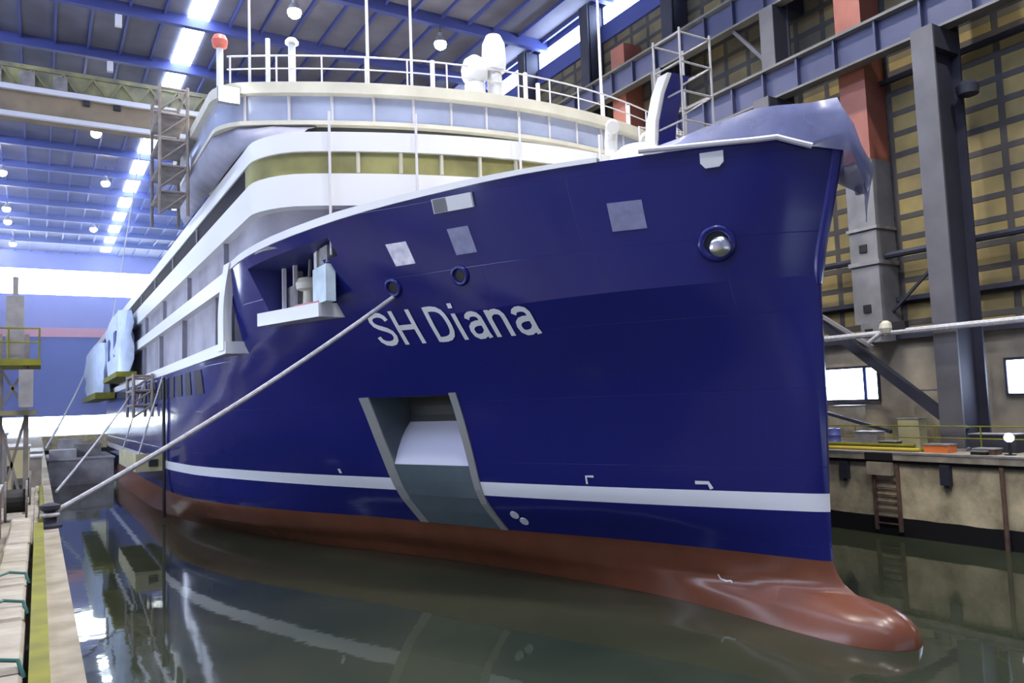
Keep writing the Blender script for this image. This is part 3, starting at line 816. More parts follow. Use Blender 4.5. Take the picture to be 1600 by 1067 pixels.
# crane rail beams
def rail_beam(x, z0, z1, label, wdt):
    b = thing('crane_rail_beam', (x, 70, z0), label, 'beam')
    MB().box(x-.04, x+.1, 4, YF, z0+.1, z1-.12).build('web', M['beamgrey'], b)
    MB().box(x-wdt, x+wdt, 4, YF, z1-.14, z1).build('top_flange', M['flange'], b)
    MB().box(x-wdt*.8, x+wdt*.8, 4, YF, z0, z0+.12).build('bottom_flange', M['flange'], b)
    for i in range(60):
        y = 8.05+2.23*i
        if y > YF-1: break
        MB().box(x-wdt*.75, x-.05, y-.05, y+.05, z0+.12, z1-.14).build('stiffener', M['beamgrey'], b)
    MB().bar((x, 4, z1+.08), (x, YF, z1+.08), .12, .16).build('crane_rail', M['steelgrey'], b)
    return b
rail_beam(34.0, 22.0, 23.8, 'lower dark blue-grey crane rail beam along the right wall', .42)
rail_beam(34.4, 27.35, 29.1, 'upper blue-grey crane rail beam high along the right wall', .40)
# dark steel columns
for i in range(-1, 8):
    y = C0-.5+BAY*i
    nm = {0: 'tall dark steel column carrying the crane beam, nearest right of the bow', 1: 'second dark steel column, just above the bow sheeting'}.get(i, 'dark steel column carrying the crane beams, %s along the right wall' % ORDN[max(0, i)])
    if i == -1: nm = 'dark steel column at the near right end of the wall, before the others'
    c = thing('steel_column', (34, y+.5, ZQ+.36), nm, 'column')
    MB().box(33.0, 33.12, y, y+1.0, ZQ+.36, 22.0).build('front_flange', M['colface'], c)
    MB().box(33.12, 35.0, y+.38, y+.62, ZQ+.36, 22.0).build('web', M['column'], c)
    MB().box(35.0, 35.12, y, y+1.0, ZQ+.36, 36.0).build('rear_flange', M['column'], c)
    MB().box(33.9, 35.0, y+.1, y+.9, 23.9, 27.3).build('upper_shaft', M['column'], c)
    MB().box(33.82, 33.9, y+.05, y+.95, 23.9, 27.3).build('upper_face', M['colface'], c)
    MB().box(35.3, 36.5, y+.1, y+.9, 27.3, 36.0).build('top_shaft', M['column'], c)
    MB().box(32.9, 35.2, y-.1, y+1.1, ZQ+.36, ZQ+.48).build('base_plate', M['steelgrey'], c)
    MB().box(33.12, 35.0, y+.02, y+.38, 21.0, 22.0).build('bracket', M['column'], c)
# grey posts with orange-red tops
for y, nm in ((22.9, 'grey wall post with red top standing just right of the bow'), (41.0, 'grey wall post with orange-red top, the farther one above the deckhouse')):
    c = thing('wall_post', (35.7, y+.7, ZQ+.36), nm, 'post')
    MB().box(35.0, 36.55, y, y+1.5, 9.5, 17.6).build('shaft', M['postgrey'], c)
    MB().box(35.0, 36.55, y+.15, y+1.2, 8.6, 9.5).build('lower_shaft', M['postgrey'], c)
    MB().box(34.95, 36.55, y, y+1.45, 17.6, 31.2).build('red_shaft', M['postred'], c)
    MB().box(34.9, 36.55, y-.1, y+1.6, 12.35, 12.55).build('collar', M['steelgrey'], c)
    MB().box(34.9, 36.55, y-.1, y+1.6, 14.1, 14.25).build('collar', M['steelgrey'], c)
    for z in (16.2, 13.2, 10.2, 9.0):
        MB().box(34.93, 35.02, y+.55, y+.95, z-.18, z+.2).build('bolt_pocket', M['black'], c)
# horizontal members on the right wall
def hpipe(x, z, r, y0, y1, name, label, cat, mat):
    return tag(MB().tube([(x, y0, z), (x, y1, z)], r, 8).build(name, mat, smooth=True), label, cat)
hpipe(35.6, 12.75, .17, 4, 60, 'wall_girt', 'dark horizontal pipe across the yellow panels behind the columns', 'pipe', M['column'])
hpipe(32.7, 8.75, .13, 4, 40, 'service_pipe', 'pale grey pipe running level past the dark column, above the quay', 'pipe', M['rope'])
for z, lb in ((10.6, 'thin dark cable tray under the yellow wall panels, above the pipe'), (8.75, 'grey ledge beam at the foot of the yellow panels')):
    tag(MB().box(36.2, XR-.02, 2, YF, z-.1, z+.12).build('cable_tray' if z > 10 else 'ledge_beam', M['column']), lb, 'beam')
tag(MB().bar((36.3, 4, 21.6), (36.3, 60, 21.6), .3, .22).build('wall_rail', M['column']), 'dark rail on the yellow wall just under the lower crane beam', 'rail')
# raking members
def brace(p, q, wd, lb, mat=None, name='diagonal_brace'):
    return tag(MB().bar(p, q, wd, wd).build(name, mat or M['column']), lb, 'brace')
brace((33.6, 25.2, 9.6), (33.6, 18.6, 4.3), .42, 'thick dark diagonal brace sloping down to the quay beside the column')
brace((33.3, 26.0, 10.6), (33.3, 22.4, 8.2), .16, 'thin pale diagonal strut meeting the pipe beside the stem', M['postgrey'])
brace((34.6, 28.0, 5.6), (34.6, 22.6, 4.2), .16, 'thin dark diagonal strut under the bright window beside the stem')
brace((35.9, 24.2, 8.9), (35.9, 19.9, 12.6), .12, 'thin dark diagonal rod across the yellow panels between post and column', name='tie_rod')
brace((34.5, 30.6, 27.3), (34.5, 27.8, 23.9), .2, 'grey diagonal knee brace between the two crane beams', M['colface'], 'knee_brace')
# knob of rope on the pipe
o = thing('rope_bundle', (32.7, 21.2, 8.8), 'pale bundle of rope and cloth hung over the level pipe', 'rope')
MB().lathe([(.05, -.3), (.22, -.22), (.3, 0), (.24, .22), (.1, .34)], (32.6, 21.2, 8.95), 12).build('coil', M['cream'], o, smooth=True)
MB().tube([(32.5, 21.1, 8.9), (32.45, 21.6, 8.6), (32.45, 22.0, 8.35)], .1, 8).build('tail', M['rope'], o, smooth=True)
MB().box(32.6, 32.9, 20.3, 20.9, 8.8, 9.2).build('clamp', M['black'], o)
# round floodlight on the dark column
o = thing('column_lamp', (33.4, 18.1, 19.6), 'dark round lamp bracketed to the side of the nearest steel column', 'lamp')
MB().lathe([(.1, 0), (.42, .12), (.48, .5), (.3, .7)], (34.6, 17.85, 18.8), 16).build('housing', M['column'], o, smooth=True)
MB().bar((34.4, 18.3, 19.2), (34.5, 17.9, 19.2), .12).build('arm', M['column'], o)
# high bay lamps (ten show in the photograph)
LAMPS = [(460, 17), (688, 67), (150, 207), (165, 285), (272, 322), (146, 357), (3, 268), (10, 325), (12, 345), (20, 380)]
LBL = {0: 'bright round hanging lamp above the wheelhouse roof, left of the tall antenna', 1: 'bright round hanging lamp above the deckhouse, nearest the clerestory windows',
       2: 'round lamp hanging just under the brown crane girder', 3: 'lamp left of the roof light strip, first behind the crane girder',
       4: 'lamp hanging right of the roof light strip, near the ship side', 5: 'lamp left of the roof light strip, farther than its neighbour',
       6: 'hanging lamp at the far left, nearest in the left row', 7: 'hanging lamp second in the left row', 8: 'hanging lamp third in the left row', 9: 'hanging lamp farthest in the left row'}
def px_ray(px, py):
    return W2C.transposed() @ Vector(((px-800)/F_PX, (py-533.5)/F_PX, 1))
def lamp(p, lb):
    o = thing('high_bay_lamp', p, lb, 'lamp', 'high bay lamps')
    MB().lathe([(.48, 0), (.46, .1), (.30, .42), (.16, .55), (.16, .8), (.05, .85)], p, 16).build('housing', M['steelgrey'], o, smooth=True)
    MB().lathe([(.46, .02), (.48, -.15), (.40, -.36), (.22, -.50), (.02, -.54)], p, 16).build('lens', E_LAMP, o, smooth=True)
    MB().tube([p+Vector((0, 0, .8)), Vector((p.x, p.y, 36.4))], .03, 6).build('hanger', M['column'], o)
for i, (px, py) in enumerate(LAMPS):
    r = px_ray(px, py); p = Vector((0, 0, 6.2))+r*((34.4-6.2)/r.z)
    lamp(p, LBL[i])
for i, (x, y) in enumerate([(5.5, 8), (15.5, 8), (26, 8), (5.5, 24), (15.5, 24), (26, 24), (5.5, 40), (15.5, 40), (26, 40)] + [(15.2, 51.5), (26, 51)]):  # unseen fill spots added overhead; the last two match visible lamps
    l = bpy.data.lights.new('lamp_fill_light', 'SPOT'); l.energy = LAMP_W; l.color = (1.0, .95, .87); l.spot_size = math.radians(130); l.spot_blend = .6; l.shadow_soft_size = .45
    lo = bpy.data.objects.new('lamp_fill_light', l); COL.objects.link(lo); lo.location = (x, y, 33.6)
# overhead travelling crane
cr = thing('bridge_crane', (13, 70, 29.2), 'ochre and brown overhead travelling crane girder spanning the hall', 'crane')
YC = 69.0
MB().box(XL+1, 34.6, YC, YC+2.0, 29.6, 31.35).build('box_girder', M['cranebrown'], cr)
MB().box(XL+1, 34.6, YC-.35, YC+.05, 31.35, 31.75).build('walkway_edge', M['cranewhite'], cr)
MB().box(XL+1, 34.6, YC-.3, YC+.05, 29.3, 29.65).build('lower_flange', M['cranewhite'], cr)
MB().box(XL+1, 34.6, YC+.6, YC+2.6, 31.75, 33.5).build('machinery_girder', M['crane'], cr)
MB().box(XL+1, 34.6, YC+.5, YC+.65, 33.4, 33.75).build('top_rail', M['crane'], cr)
for i in range(20):
    x = -8+2.1*i
    MB().bar((x, YC+.45, 31.8), (x+1.0, YC+.45, 33.4), .14).build('lattice_bar', M['crane'], cr)
    MB().bar((x+1.0, YC+.45, 33.4), (x+2.1, YC+.45, 31.8), .14).build('lattice_bar', M['crane'], cr)
for x in (3.0, 5.2):
    MB().box(x-.25, x+.25, YC-.2, YC+.02, 30.9, 31.3).build('junction_box', M['black'], cr)
for x in (-3.2, -1.0, 1.2):
    MB().box(x-.5, x+.5, YC+.25, YC+.6, 32.0, 33.1).build('motor', M['scaff'], cr)
for x in (XL+1.2, 34.4):
    MB().box(x-.5, x+.5, YC-2, YC+5, 29.25, 30.2).build('end_carriage', M['crane'], cr)
# lamps clipped under the beams near the crane
for px, py, y, lb in ((185, 30, None, 'small pale fitting on the roof beam left of the roof light'), (172, 102, None, 'small pale fitting on the roof beam nearest the crane')):
    r = px_ray(px, py); p = Vector((0, 0, 6.2))+r*((35.5-6.2)/r.z)
    tag(MB().box(p.x-.22, p.x+.22, p.y-.3, p.y+.1, 34.9, 35.8).build('beam_fitting', M['rail']), lb, 'fitting')
# guy wire hanging left of the deckhouse
tag(MB().tube([(8.6, 78, 36.0), (6.9, 78, 24.0), (5.6, 78, 15)], .05, 6).build('hanging_cable', M['rail']), 'thin pale cable hanging from the roof left of the deckhouse', 'cable')
# ================================================================ ROPES, SCAFFOLDS, SHEETING
def rope(name, p, q, r, sag, lb, mat=None, n=24):
    p = Vector(p); q = Vector(q)
    pts = [p.lerp(q, i/n)-Vector((0, 0, sag*4*(i/n)*(1-i/n))) for i in range(n+1)]
    return tag(MB().tube(pts, r, 8).build(name, mat or M['rope'], smooth=True), lb, 'rope')
h0 = hull_pt(24.35, 10.12, .0)+Vector((.3, .1, 0))
rope('mooring_rope', h0, (.36, 25.2, 3.62), .075, .25, 'long taut grey mooring rope from the bow fairlead to the left quay')
rope('mooring_rope', (5.2, 113.5, 12.2), (.6, 84, 3.5), .09, .3, 'distant mooring rope running from the stern down to the quay')
rope('mooring_rope', (6.2, 64, 8.4), (.6, 34, 3.5), .05, .2, 'thin slack rope low along the ship side above the water')
# plastic sheeting over the bow
def shp(Y, dz, off):
    p = hull_pt(Y, zd(Y)-.02, .0); return Vector((p.x-off*.8, p.y-off*.5, p.z+dz))
rnd = random.Random(3)
stations = [16.3, 15.9, 15.5, 15.1, 14.7, 14.3, 13.9, 13.5, 13.2, 12.95]
cols = []
for i, Y in enumerate(stations):
    a_ = i/(len(stations)-1); H = .12+.75*min(1, a_*1.5); w1 = rnd.uniform(-.03, .03)
    lowd = .12-.16*min(1, a_*1.4)-(.3*(13.5-Y)/.55 if Y < 13.5 else 0)
    cols.append([shp(Y, lowd, .12+w1), shp(Y, min(H*.5, lowd+.14), .09+w1), shp(Y, H*.6, .02-w1), shp(Y, H, -.06+w1), shp(Y, H+.03, -.5), shp(Y, H-.1, -1.3)])
tipz = zd(12.7)
cols.append([Vector((18.0, 12.32, tipz-.55)), Vector((18.0, 12.35, tipz)), Vector((18.0, 12.42, tipz+.5)), Vector((18.0, 12.62, tipz+.98)), Vector((18.0, 13.0, tipz+1.0)), Vector((18.0, 13.9, tipz+.85))])
cols.append([Vector((18.55, 12.36, tipz-1.3)), Vector((18.55, 12.36, tipz-.4)), Vector((18.45, 12.5, tipz+.3)), Vector((18.35, 12.75, tipz+.85)), Vector((18.4, 13.1, tipz+.9)), Vector((18.3, 13.9, tipz+.8))])
cols.append([Vector((19.15, 12.7, tipz-1.5)), Vector((19.3, 12.55, tipz-.8)), Vector((19.1, 12.85, tipz+.1)), Vector((18.9, 13.05, tipz+.6)), Vector((18.9, 13.4, tipz+.7)), Vector((18.8, 13.9, tipz+.7))])
cols.append([Vector((19.8, 13.4, tipz-1.2)), Vector((19.9, 13.3, tipz-.5)), Vector((19.7, 13.5, tipz+.1)), Vector((19.5, 13.7, tipz+.5)), Vector((19.4, 13.9, tipz+.6)), Vector((19.2, 14.2, tipz+.6))])
for Y in (14.9, 16.5, 18.2):
    p = hull_pt(Y, zd(Y)); q = Vector((36-p.x, p.y, p.z))
    cols.append([q+Vector((.2, -.1, -.4)), q+Vector((.15, -.1, .1)), q+Vector((.05, 0, .4)), q+Vector((-.2, 0, .7)), q+Vector((-.6, 0, .7)), q+Vector((-1.3, 0, .6))])
sh = MB().grid(cols).build('plastic_sheet', M['film'], smooth=60, solid=.02)
tag(sh, 'translucent blue-grey plastic sheet wrapped over the tip of the bow', 'sheet')
o = MB().tube([c[0]+Vector((-.03, -.02, 0)) for c in cols[0:10]], .08, 8).build('sheet_hem', M['rail'], sh, smooth=True)
tail = [[Vector((18.6, 12.42, 12.4)), Vector((19.25, 12.62, 12.4))], [Vector((18.7, 12.5, 11.9)), Vector((19.2, 12.65, 11.7))], [Vector((18.8, 12.56, 11.4)), Vector((19.05, 12.68, 11.1))], [Vector((18.9, 12.62, 10.9)), Vector((18.98, 12.68, 10.7))]]
MB().grid(tail).build('loose_strip', M['film'], sh, solid=.02)

# scaffold tower on the foredeck
def scaffold(name, x0, x1, y0, y1, z0, z1, lifts, lb, mat, r=.045, planks=True, braces=True, grp=None):
    t = thing(name, ((x0+x1)/2, (y0+y1)/2, z0), lb, 'scaffold', grp)
    for x in (x0, x1):
        for y in (y0, y1): MB().tube([(x, y, z0), (x, y, z1)], r, 6).build('standard', mat, t)
    for k in range(1, lifts+1):
        z = z0+(z1-z0)*k/lifts-.15
        for y in (y0, y1): MB().tube([(x0, y, z), (x1, y, z)], r*.8, 6).build('ledger', mat, t)
        for x in (x0, x1): MB().tube([(x, y0, z), (x, y1, z)], r*.8, 6).build('transom', mat, t)
        if planks and k < lifts: MB().box(x0, x1, y0, y1, z-.1, z-.05).build('deck_board', M['scaff'], t)
        if braces:
            zp = z0+(z1-z0)*(k-1)/lifts
            MB().tube([(x0, y0, zp), (x1, y0, z)], r*.7, 6).build('brace', mat, t)
    return t
scaffold('scaffold_tower', 18.3, 19.7, 18.6, 19.9, 11.5, 18.6, 7, 'pale scaffold tower standing on the foredeck beside the white davit', M['steelgrey'], planks=False)
scaffold('scaffold_tower', 4.25, 5.35, 35.0, 37.6, 14.6, 20.2, 5, 'brownish scaffold hung under the left wing of the wheelhouse', M['scaff'], r=.07)
def wave_sheet(corners, n, amp, seed):
    rn = random.Random(seed); a, b, c, d = [Vector(q) for q in corners]
    g = []
    for i in range(n+1):
        row = []
        for j in range(n+1):
            p = a.lerp(b, j/n).lerp(d.lerp(c, j/n), i/n)
            row.append(p+Vector((rn.uniform(-1, 1), rn.uniform(-1, 1), rn.uniform(-.5, .5)))*amp)
        g.append(row)
    return g
rn_ = random.Random(4)
tp = [(8.9, 28.3, 16.84), (7.4, 28.9, 16.84), (6.3, 29.6, 16.84), (5.62, 31, 16.84), (5.62, 34, 16.84), (5.62, 37, 16.84), (5.62, 39.5, 16.84)]
bt = [(8.0, 27.0, 15.97), (7.1, 28.0, 15.97), (6.5, 29.6, 15.97), (6.42, 32, 15.97), (6.42, 35, 15.97), (6.42, 39, 15.97), (6.42, 43, 15.97)]
o = MB().grid([[Vector(p).lerp(Vector(q), i/5)+Vector((rn_.uniform(-.03, .03), rn_.uniform(-.05, .05), 0))-Vector((.18*math.sin(math.pi*i/5), .1*math.sin(math.pi*i/5), 0)) for p, q in zip(tp, bt)] for i in range(6)]).build('hanging_sheet', M['film2'], smooth=60, solid=.02)
tag(o, 'dusty grey sheet hanging below the left wing of the wheelhouse', 'sheet')
# floodlight on the wheelhouse wing
o = thing('floodlight', (5.9, 29.2, 17.5), 'blazing white floodlight clamped on the left wing of the wheelhouse', 'lamp')
MB().box(5.5, 6.25, 29.05, 29.3, 17.55, 18.15).build('housing', M['steelgrey'], o)
MB().box(5.55, 6.2, 28.98, 29.05, 17.6, 18.1).build('lens', E_FLOOD, o)
# wrapped scaffolds along the after part of the ship
def bundle(x0, x1, y0, y1, z0, z1, lb, seed, mat):
    rn = random.Random(seed); m = MB(); R_ = []
    for k in range(6):
        z = z0+(z1-z0)*k/5; s = 1-.12*abs(k-2.5)/2.5
        ring = []
        cx, cy = (x0+x1)/2, (y0+y1)/2
        for a in range(13):
            t_ = 2*math.pi*a/12 if a < 12 else 0
            c_, s_ = math.cos(t_), math.sin(t_); e = .35
            ring.append(Vector((cx+(x1-x0)/2*s*math.copysign(abs(c_)**e, c_), cy+(y1-y0)/2*s*math.copysign(abs(s_)**e, s_), z))+Vector((rn.uniform(-.15, .15), rn.uniform(-.3, .3), 0)) if a < 12 else ring[0])
        R_.append(ring)
    m.grid(R_)
    n = len(m.v); m.f.append(tuple(range(n-13, n-1))); m.f.append(tuple(reversed(range(0, 12))))
    o = m.build('wrapped_scaffold', mat, smooth=50)
    tag(o, lb, 'scaffold'); return o
b1 = bundle(5.1, 6.3, 66, 80, 9.6, 14.4, 'pale blue plastic wrapped staging on the ship side, the nearer one', 2, M['filmblue'])
b2 = bundle(4.8, 6.3, 86, 112, 8.6, 13.6, 'white plastic wrapped staging at the stern, the farther one', 5, M['filmblue'])
MB().box(5.0, 6.4, 66, 80, 9.2, 9.6).build('staging_deck', M['yellow'], b1)
MB().box(4.7, 6.4, 86, 112, 8.0, 8.6).build('staging_deck', M['yellow'], b2)
for y in (70, 76): MB().box(5.15, 5.3, y-1, y+1, 11, 13).build('wrap_patch', M['beamblue'], b1)
scaffold('hoist_cage', 5.2, 6.3, 55.5, 59.5, 6.1, 8.9, 3, 'dark brown work cage hung against the ship side above the water', M['scaff'], r=.1, braces=True)

# ================================================================ POND: pontoons
def pontoon(x0, x1, y0, y1, z1, lb, side, deck):
    t = thing('work_pontoon', ((x0+x1)/2, (y0+y1)/2, -.3), lb, 'pontoon')
    MB().box(x0, x1, y0, y1, -.4, z1).build('float', side, t)
    MB().box(x0-.1, x1+.1, y0-.1, y1+.1, z1, z1+.15).build('deck', deck, t)
    return t
pontoon(.8, 6.2, 84, 97, 2.3, 'grey work pontoon moored between the left quay and the ship side', M['pontoon'], M['pontoon'])
t = thing('work_platform', (5.6, 56, 2.9), 'yellowish work platform hung against the ship side above the water', 'platform')
MB().box(4.9, 6.35, 51, 62, 2.9, 3.15).build('deck', M['pontyellow'], t)
MB().box(4.9, 5.0, 51, 62, 3.15, 3.95).build('side_board', M['pontyellow'], t)
MB().box(5.0, 6.35, 51, 51.1, 3.15, 3.95).build('end_board', M['pontyellow'], t)
MB().box(5.6, 6.1, 50.9, 51.0, 3.2, 3.6).build('fender', M['black'], t)
for y in (51.5, 61.5): MB().tube([(5.1, y, 3.9), (6.42, y, 8.5)], .05, 6).build('sling', M['rope'], t)
for i, (x, y, l) in enumerate(((2.0, 86, 3.4), (4.2, 88.5, 3.0), (2.8, 93.5, 3.0))):
    tag(MB().box(x-1.1, x+1.1, y-l/2, y+l/2, 2.45, 2.45+.8+.4*i).build('timber_stack', M['scaff' if i % 2 else 'pontoon']), ['low stack of boards at the near end of the grey pontoon', 'brown stack of boards amid the grey pontoon', 'pale tall stack of boards at the far end of the grey pontoon'][i], 'timber')
tag(MB().tube([(6.35, 50.5, 8.4), (6.38, 50.5, .2)], .09, 8).build('fender_rope', M['black']), 'dark vertical rope hanging down the ship side to the water', 'rope')

# ================================================================ LEFT QUAY
S(MB().box(-.08, .5, YN, YF, ZQ, ZQ+.06), 'trim_4', M['concrete'])
o = MB().box(-.06, .13, 2.5, 23.0, ZQ+.06, ZQ+.48).build('kerb_beam', M['yellow']); tag(o, 'long yellow-green kerb beam along the edge of the left quay', 'kerb')
for i in range(8):
    y = 5.0+2.55*i; w_ = random.uniform(-.02, .02)
    o = MB().box(-.58+w_, -.12+w_, y, y+2.42, ZQ, ZQ+.40+random.uniform(-.015, .015)).build('coping_block', M['block'])
    o.modifiers.new('b', 'BEVEL').width = .04
    tag(o, 'cream concrete coping block, %s from the camera in the row' % ORDN[i], 'block', 'coping blocks in a row on the left quay')
for i, (y, lb) in enumerate(((10.0, 'green hose loop lying over the nearer coping blocks'), (13.2, 'green hose loop over the middle coping blocks'), (15.6, 'green hose loop over the coping blocks before the bollard'))):
    tag(MB().tube([(-.75, y, ZQ+.1), (-.6, y+.1, ZQ+.46), (-.4, y+.25, ZQ+.5), (-.16, y+.2, ZQ+.46), (-.1, y+.05, ZQ+.3)], .025, 6).build('hose', M['teal'], smooth=True), lb, 'hose')
t = thing('mooring_bollard', (.3, 25.2, ZQ), 'dark mooring bollard holding the long grey bow rope', 'bollard')
MB().lathe([(.3, 0), (.3, .08), (.17, .14), (.15, .45), (.26, .52), (.26, .62), (.08, .68)], (.3, 25.2, ZQ+.06), 16).build('post', M['column'], t, smooth=50)
MB().lathe(ring_prof(.19, .06), (.3, 25.2, ZQ+.42), 16).build('rope_turn', M['rope'], t, smooth=60)
t = thing('equipment_box', (-.8, 18, ZQ), 'yellow-green equipment box behind the coping blocks', 'box')
MB().box(-1.3, -.72, 16.5, 19.5, ZQ, ZQ+.95).build('body', M['yellow'], t)
MB().box(-1.34, -.70, 16.4, 19.6, ZQ+.95, ZQ+1.05).build('lid', M['block'], t)
t = thing('pallet_box', (-1.4, 14.0, ZQ), 'dark green bin behind the near coping blocks at the frame edge', 'bin')
MB().box(-1.6, -.75, 12.5, 15.8, ZQ, ZQ+.55).build('body', M['rust'], t)
MB().box(-1.62, -.73, 12.4, 15.9, ZQ+.55, ZQ+.62).build('rim', M['yellow'], t)
# access tower with ochre platforms
t = thing('access_tower', (-.65, 31, ZQ), 'ochre steel access tower with two railed platforms on the left quay', 'tower')
for x in (-1.1, -.35):
    for y in (30.2, 31.6): MB().bar((x, y, ZQ), (x, y, 9.0), .13).build('leg', M['scaff'], t)
MB().box(-1.75, .05, 29.6, 32.2, 7.95, 8.15).build('upper_platform', M['yellow'], t)
MB().box(-1.75, -.05, 29.6, 32.2, 6.35, 6.5).build('lower_platform', M['crane'], t)
MB().box(-.95, -.45, 30.4, 31.4, 8.15, 10.3).build('mast', M['steelgrey'], t)
MB().bar((-.7, 30.9, 10.3), (-.7, 30.9, 11.0), .16).build('mast_head', M['steelgrey'], t)
for z0_, z1_ in ((6.5, 7.95), (ZQ, 6.35)):
    MB().bar((-1.1, 30.15, z0_), (-.35, 30.15, z1_), .08).build('cross_brace', M['scaff'], t)
    MB().bar((-.35, 30.15, z0_), (-1.1, 30.15, z1_), .08).build('cross_brace', M['scaff'], t)
for z in (8.7, 9.15):
    MB().tube([(-1.7, 29.65, z), (0, 29.65, z), (0, 32.15, z)], .03, 6).build('guard_rail', M['yellow'], t)
for x in (-1.7, -.85, 0): MB().tube([(x, 29.65, 8.1), (x, 29.65, 9.15)], .03, 6).build('guard_post', M['yellow'], t)
MB().box(-.55, -.15, 29.4, 29.6, 6.6, 7.8).build('control_panel', M['steelgrey'], t)
# odds and ends round the tower foot
ITEMS = [('cable_reel', (-.55, 28.3), 'brown cable drum standing at the foot of the access tower'), ('cable_reel', (-.5, 33.5), 'grey cable drum behind the access tower')]
for nm, (x, y), lb in ITEMS:
    t = thing(nm, (x, y, ZQ), lb, 'reel')
    fr_ = (Vector((0, 1, 0)), Vector((0, 0, 1)), Vector((1, 0, 0)))
    for dx in (-.3, .24): MB().lathe([(.6, 0), (.6, .06)], (x+dx, y, ZQ+.6), 20, frame=fr_).build('flange', M['scaff'], t)
    MB().lathe([(.35, -.25), (.35, .25)], (x, y, ZQ+.6), 16, frame=fr_).build('drum', M['black'], t)
QL = [(-1.3, 23, .5, 1.6, 1.3, 'rust', 'rusty steel cabinet behind the coping blocks', 'steel_cabinet'), (-1.0, 38.5, .7, 1.5, 1.9, 'pontyellow', 'yellowish tool crate beyond the access tower', 'tool_crate'),
      (-.35, 43, .5, 1.4, 1.3, 'scaff', 'brown crate near the quay edge beyond the tower', 'wooden_crate'), (-1.9, 34, .9, 1.2, 2.5, 'steelgrey', 'tall grey switch cabinet at the frame edge by the tower', 'switch_cabinet'),
      (-1.2, 48, .7, 2.0, 1.7, 'concrete', 'pale concrete block far along the left quay', 'concrete_block'), (-.3, 54, .5, 3.0, 1.2, 'pontyellow', 'low yellow barrier far along the left quay', 'barrier'),
      (-1.6, 27.5, .5, .8, 1.5, 'yellow', 'yellow-green locker left of the cable drum', 'locker')]
for x, y, hx, hy, hz, mt, lb, nm in QL:
    t = thing(nm, (x, y, ZQ), lb, nm.split('_')[-1])
    MB().box(x-hx, x+hx, y-hy, y+hy, ZQ, ZQ+hz).build('body', M[mt], t)
    MB().box(x-hx-.04, x+hx+.04, y-hy-.04, y+hy+.04, ZQ+hz, ZQ+hz+.08).build('lid', M['steelgrey'], t)
    MB().box(x-.04, x+.04, y-hy-.05, y-hy, ZQ+hz*.4, ZQ+hz*.65).build('handle', M['black'], t)
o = thing('life_buoy', (-1.45, 29.5, 5.4), 'orange life buoy hung on the access tower at the left frame edge', 'buoy')
MB().lathe(ring_prof(.32, .09), (-1.42, 29.5, 5.6), 20, frame=(Vector((1, 0, 0)), Vector((0, 0, 1)), Vector((0, -1, 0)))).build('ring', M['orange'], o, smooth=60)
for k in range(2): MB().box(-1.5+.0, -1.34, 29.38, 29.5, 5.22+.64*k-.0, 5.34+.64*k).build('band', M['white'], o)
tag(MB().tube([(.12, 26.2+1.1*i, ZQ+.18+.08*math.sin(i*1.3)) for i in range(12)], .07, 8).build('air_hose', M['yellow'], smooth=True), 'yellow-green hose snaking on the quay edge past the bollard', 'hose')

# ================================================================ RIGHT QUAY
ZR_ = ZQ+.36
S(MB().box(31.0, 31.06, 4, YF, ZR_-.06, ZR_+.02), 'trim_5', M['steelgrey'])
t = thing('quay_ladder', (31.1, 20.9, 0), 'recessed rusty ladder with a dark slot in the right dock wall', 'ladder')
MB().box(30.98, 31.25, 20.3, 21.6, ZQ+.02, ZR_-.02).build('slot', M['black'], t)
MB().box(30.92, 31.2, 20.35, 21.5, 2.55, 3.1).build('step_block', M['concrete'], t)
for y in (20.2, 21.3): MB().box(31.06, 31.2, y-.06, y+.06, .2, 3.0).build('stile', M['rust'], t)
for k in range(8): MB().bar((31.13, 20.2, .5+.3*k), (31.13, 21.3, .5+.3*k), .05).build('rung', M['rust'], t)
for y, z0, z1, lb in ((22.7, 2.3, 3.05, 'dark fender bracket on the dock wall left of the ladder'), (18.1, 2.3, 3.1, 'dark fender bracket on the dock wall right of the ladder')):
    tag(MB().box(30.98, 31.2, y-.2, y+.2, z0, z1).bar((31.08, y, z0), (31.08, y, z0-.12), .12).build('fender_bracket', M['column']), lb, 'bracket')
for y, lb in ((15.95, 'dark drain pipe down the dock wall at the right frame edge'), (24.6, 'dark drain pipe down the dock wall beside the stem')):
    tag(MB().tube([(31.08, y, 3.1), (31.08, y, -.3)], .09, 8).build('drain_pipe', M['rust'], smooth=True), lb, 'pipe')
t = thing('oil_drum', (32.4, 24.1, ZR_), 'blue oil drum on the right quay close to the stem', 'drum')
MB().lathe([(.3, 0), (.31, .03), (.29, .3), (.31, .32), (.29, .34), (.29, .6), (.31, .62), (.29, .64), (.3, .92), (.28, .93)], (32.4, 24.1, ZR_), 18).build('shell', M['drum'], t, smooth=50)
MB().lathe([(.06, 0), (.06, .04)], (32.3, 24.0, ZR_+.92), 10).build('bung', M['steelgrey'], t)
for i, (y0, y1, x, z, m_, lb) in enumerate(((24.6, 19.6, 31.9, .08, 'yellow2', 'front yellow pipe lying along the edge of the right quay'), (24.2, 19.2, 32.15, .08, 'yellow', 'second yellow-green pipe lying on the right quay'), (24.4, 19.9, 32.02, .24, 'yellow', 'yellow-green pipe stacked on top of the two others'))):
    tag(MB().tube([(x, y0, ZR_+z), (x, y1, ZR_+z)], .08, 10).build('pipe', M[m_], smooth=True), lb, 'pipe', 'pipes stacked on the right quay')
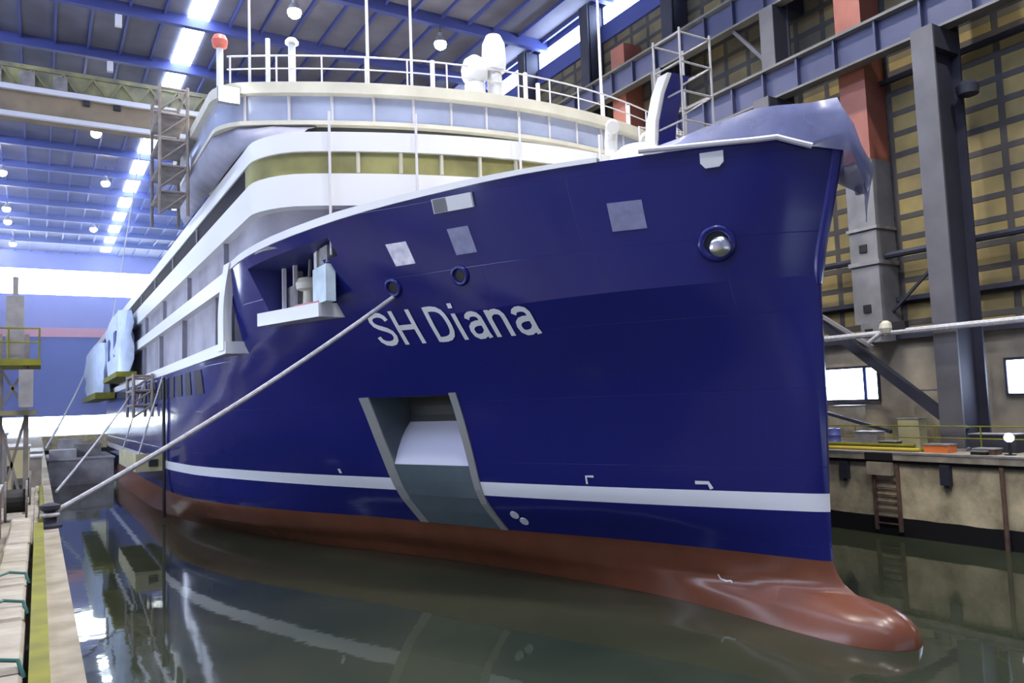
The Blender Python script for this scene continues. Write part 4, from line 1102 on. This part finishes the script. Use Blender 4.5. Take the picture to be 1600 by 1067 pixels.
for x, y, hx, hy, hz, mt, lb, nm in ((32.9, 22.6, .3, .55, .75, 'steelgrey', 'grey machine on the quay behind the yellow pipes', 'pump_unit'), (32.6, 21.4, .25, .4, .35, 'black', 'small dark toolbox behind the yellow pipes', 'tool_box'),
        (32.2, 18.9, .35, .5, .3, 'orange', 'orange case on the right quay below the brace', 'tool_case'), (34.2, 21.3, .3, .5, 1.3, 'pontyellow', 'pale yellow board leaning by the wall behind the brace', 'crate'),
        (35.7, 25.6, .5, .6, 1.9, 'block', 'tall cream cabinet under the bright window', 'wall_cabinet'), (35.7, 20.9, .6, .8, 2.6, 'block', 'cream cupboard at the wall between post and column', 'cupboard'),
        (33.4, 17.2, .4, .9, .7, 'column', 'dark trough at the foot of the nearest steel column', 'trough'), (35.7, 15.6, .6, .7, 2.0, 'lowwall', 'drab cabinet under the right edge window', 'drab_cabinet'),
        (32.0, 16.9, .3, .4, .2, 'rust', 'rusty plate box on the quay edge, right of the orange case', 'rusty_box'), (31.7, 17.0, .18, .3, .12, 'black', 'flat black mat on the quay edge', 'mat')):
    t = thing(nm, (x, y, ZR_), lb, nm.split('_')[-1])
    MB().box(x-hx, x+hx, y-hy, y+hy, ZR_, ZR_+hz).build('body', M[mt], t)
    MB().box(x-hx-.03, x+hx+.03, y-hy-.03, y+hy+.03, ZR_+hz, ZR_+hz+.05).build('lid', M['steelgrey'], t)
# guard rail along the right quay
t = thing('guard_rail', (32.7, 19, ZR_), 'thin yellow-green guard rail along the right quay', 'railing')
for y in [8+1.9*i for i in range(12)]: MB().tube([(32.75, y, ZR_), (32.75, y, ZR_+1.05)], .03, 6).build('post', M['yellow'], t)
for z in (.55, 1.05): MB().tube([(32.75, 8, ZR_+z), (32.75, 28.9, ZR_+z)], .028, 6).build('rail', M['yellow'], t)
t = thing('work_lamp', (32.0, 16.05, ZR_), 'small white work lamp on a dark stand at the quay edge', 'lamp')
MB().tube([(32, 16.05, ZR_), (32, 16.05, ZR_+.55)], .06, 8).build('stand', M['black'], t)
MB().lathe([(.2, 0), (.22, .03)], (32, 16.05, ZR_), 12).build('foot', M['black'], t)
MB().lathe([(.08, 0), (.17, .08), (.19, .2), (.12, .32), (.02, .36)], (32, 16.05, ZR_+.5), 14).build('globe', emit('globe_glow', (.93, .92, 1.0), 1.1), t, smooth=True)

# ================================================================ LIGHT
wd = bpy.data.worlds.new('daylight'); SC.world = wd; wd.use_nodes = True
bg = wd.node_tree.nodes['Background']; bg.inputs[0].default_value = (.62, .74, 1.0, 1); bg.inputs[1].default_value = WORLD
def area(name, loc, rot, sx, sy, power, col):
    l = bpy.data.lights.new(name, 'AREA'); l.shape = 'RECTANGLE'; l.size = sx; l.size_y = sy; l.energy = power; l.color = col
    o = bpy.data.objects.new(name, l); COL.objects.link(o); o.location = loc; o.rotation_euler = rot; return o

# haze hanging in the far half of the hall
hz = MB().box(XL+.1, XR-.3, 88, YF-.8, 4.4, 36.2).build('haze', M['haze'])
hz['kind'] = 'stuff'; hz['label'] = 'bluish haze hanging in the far half of the hall'; hz['category'] = 'haze'
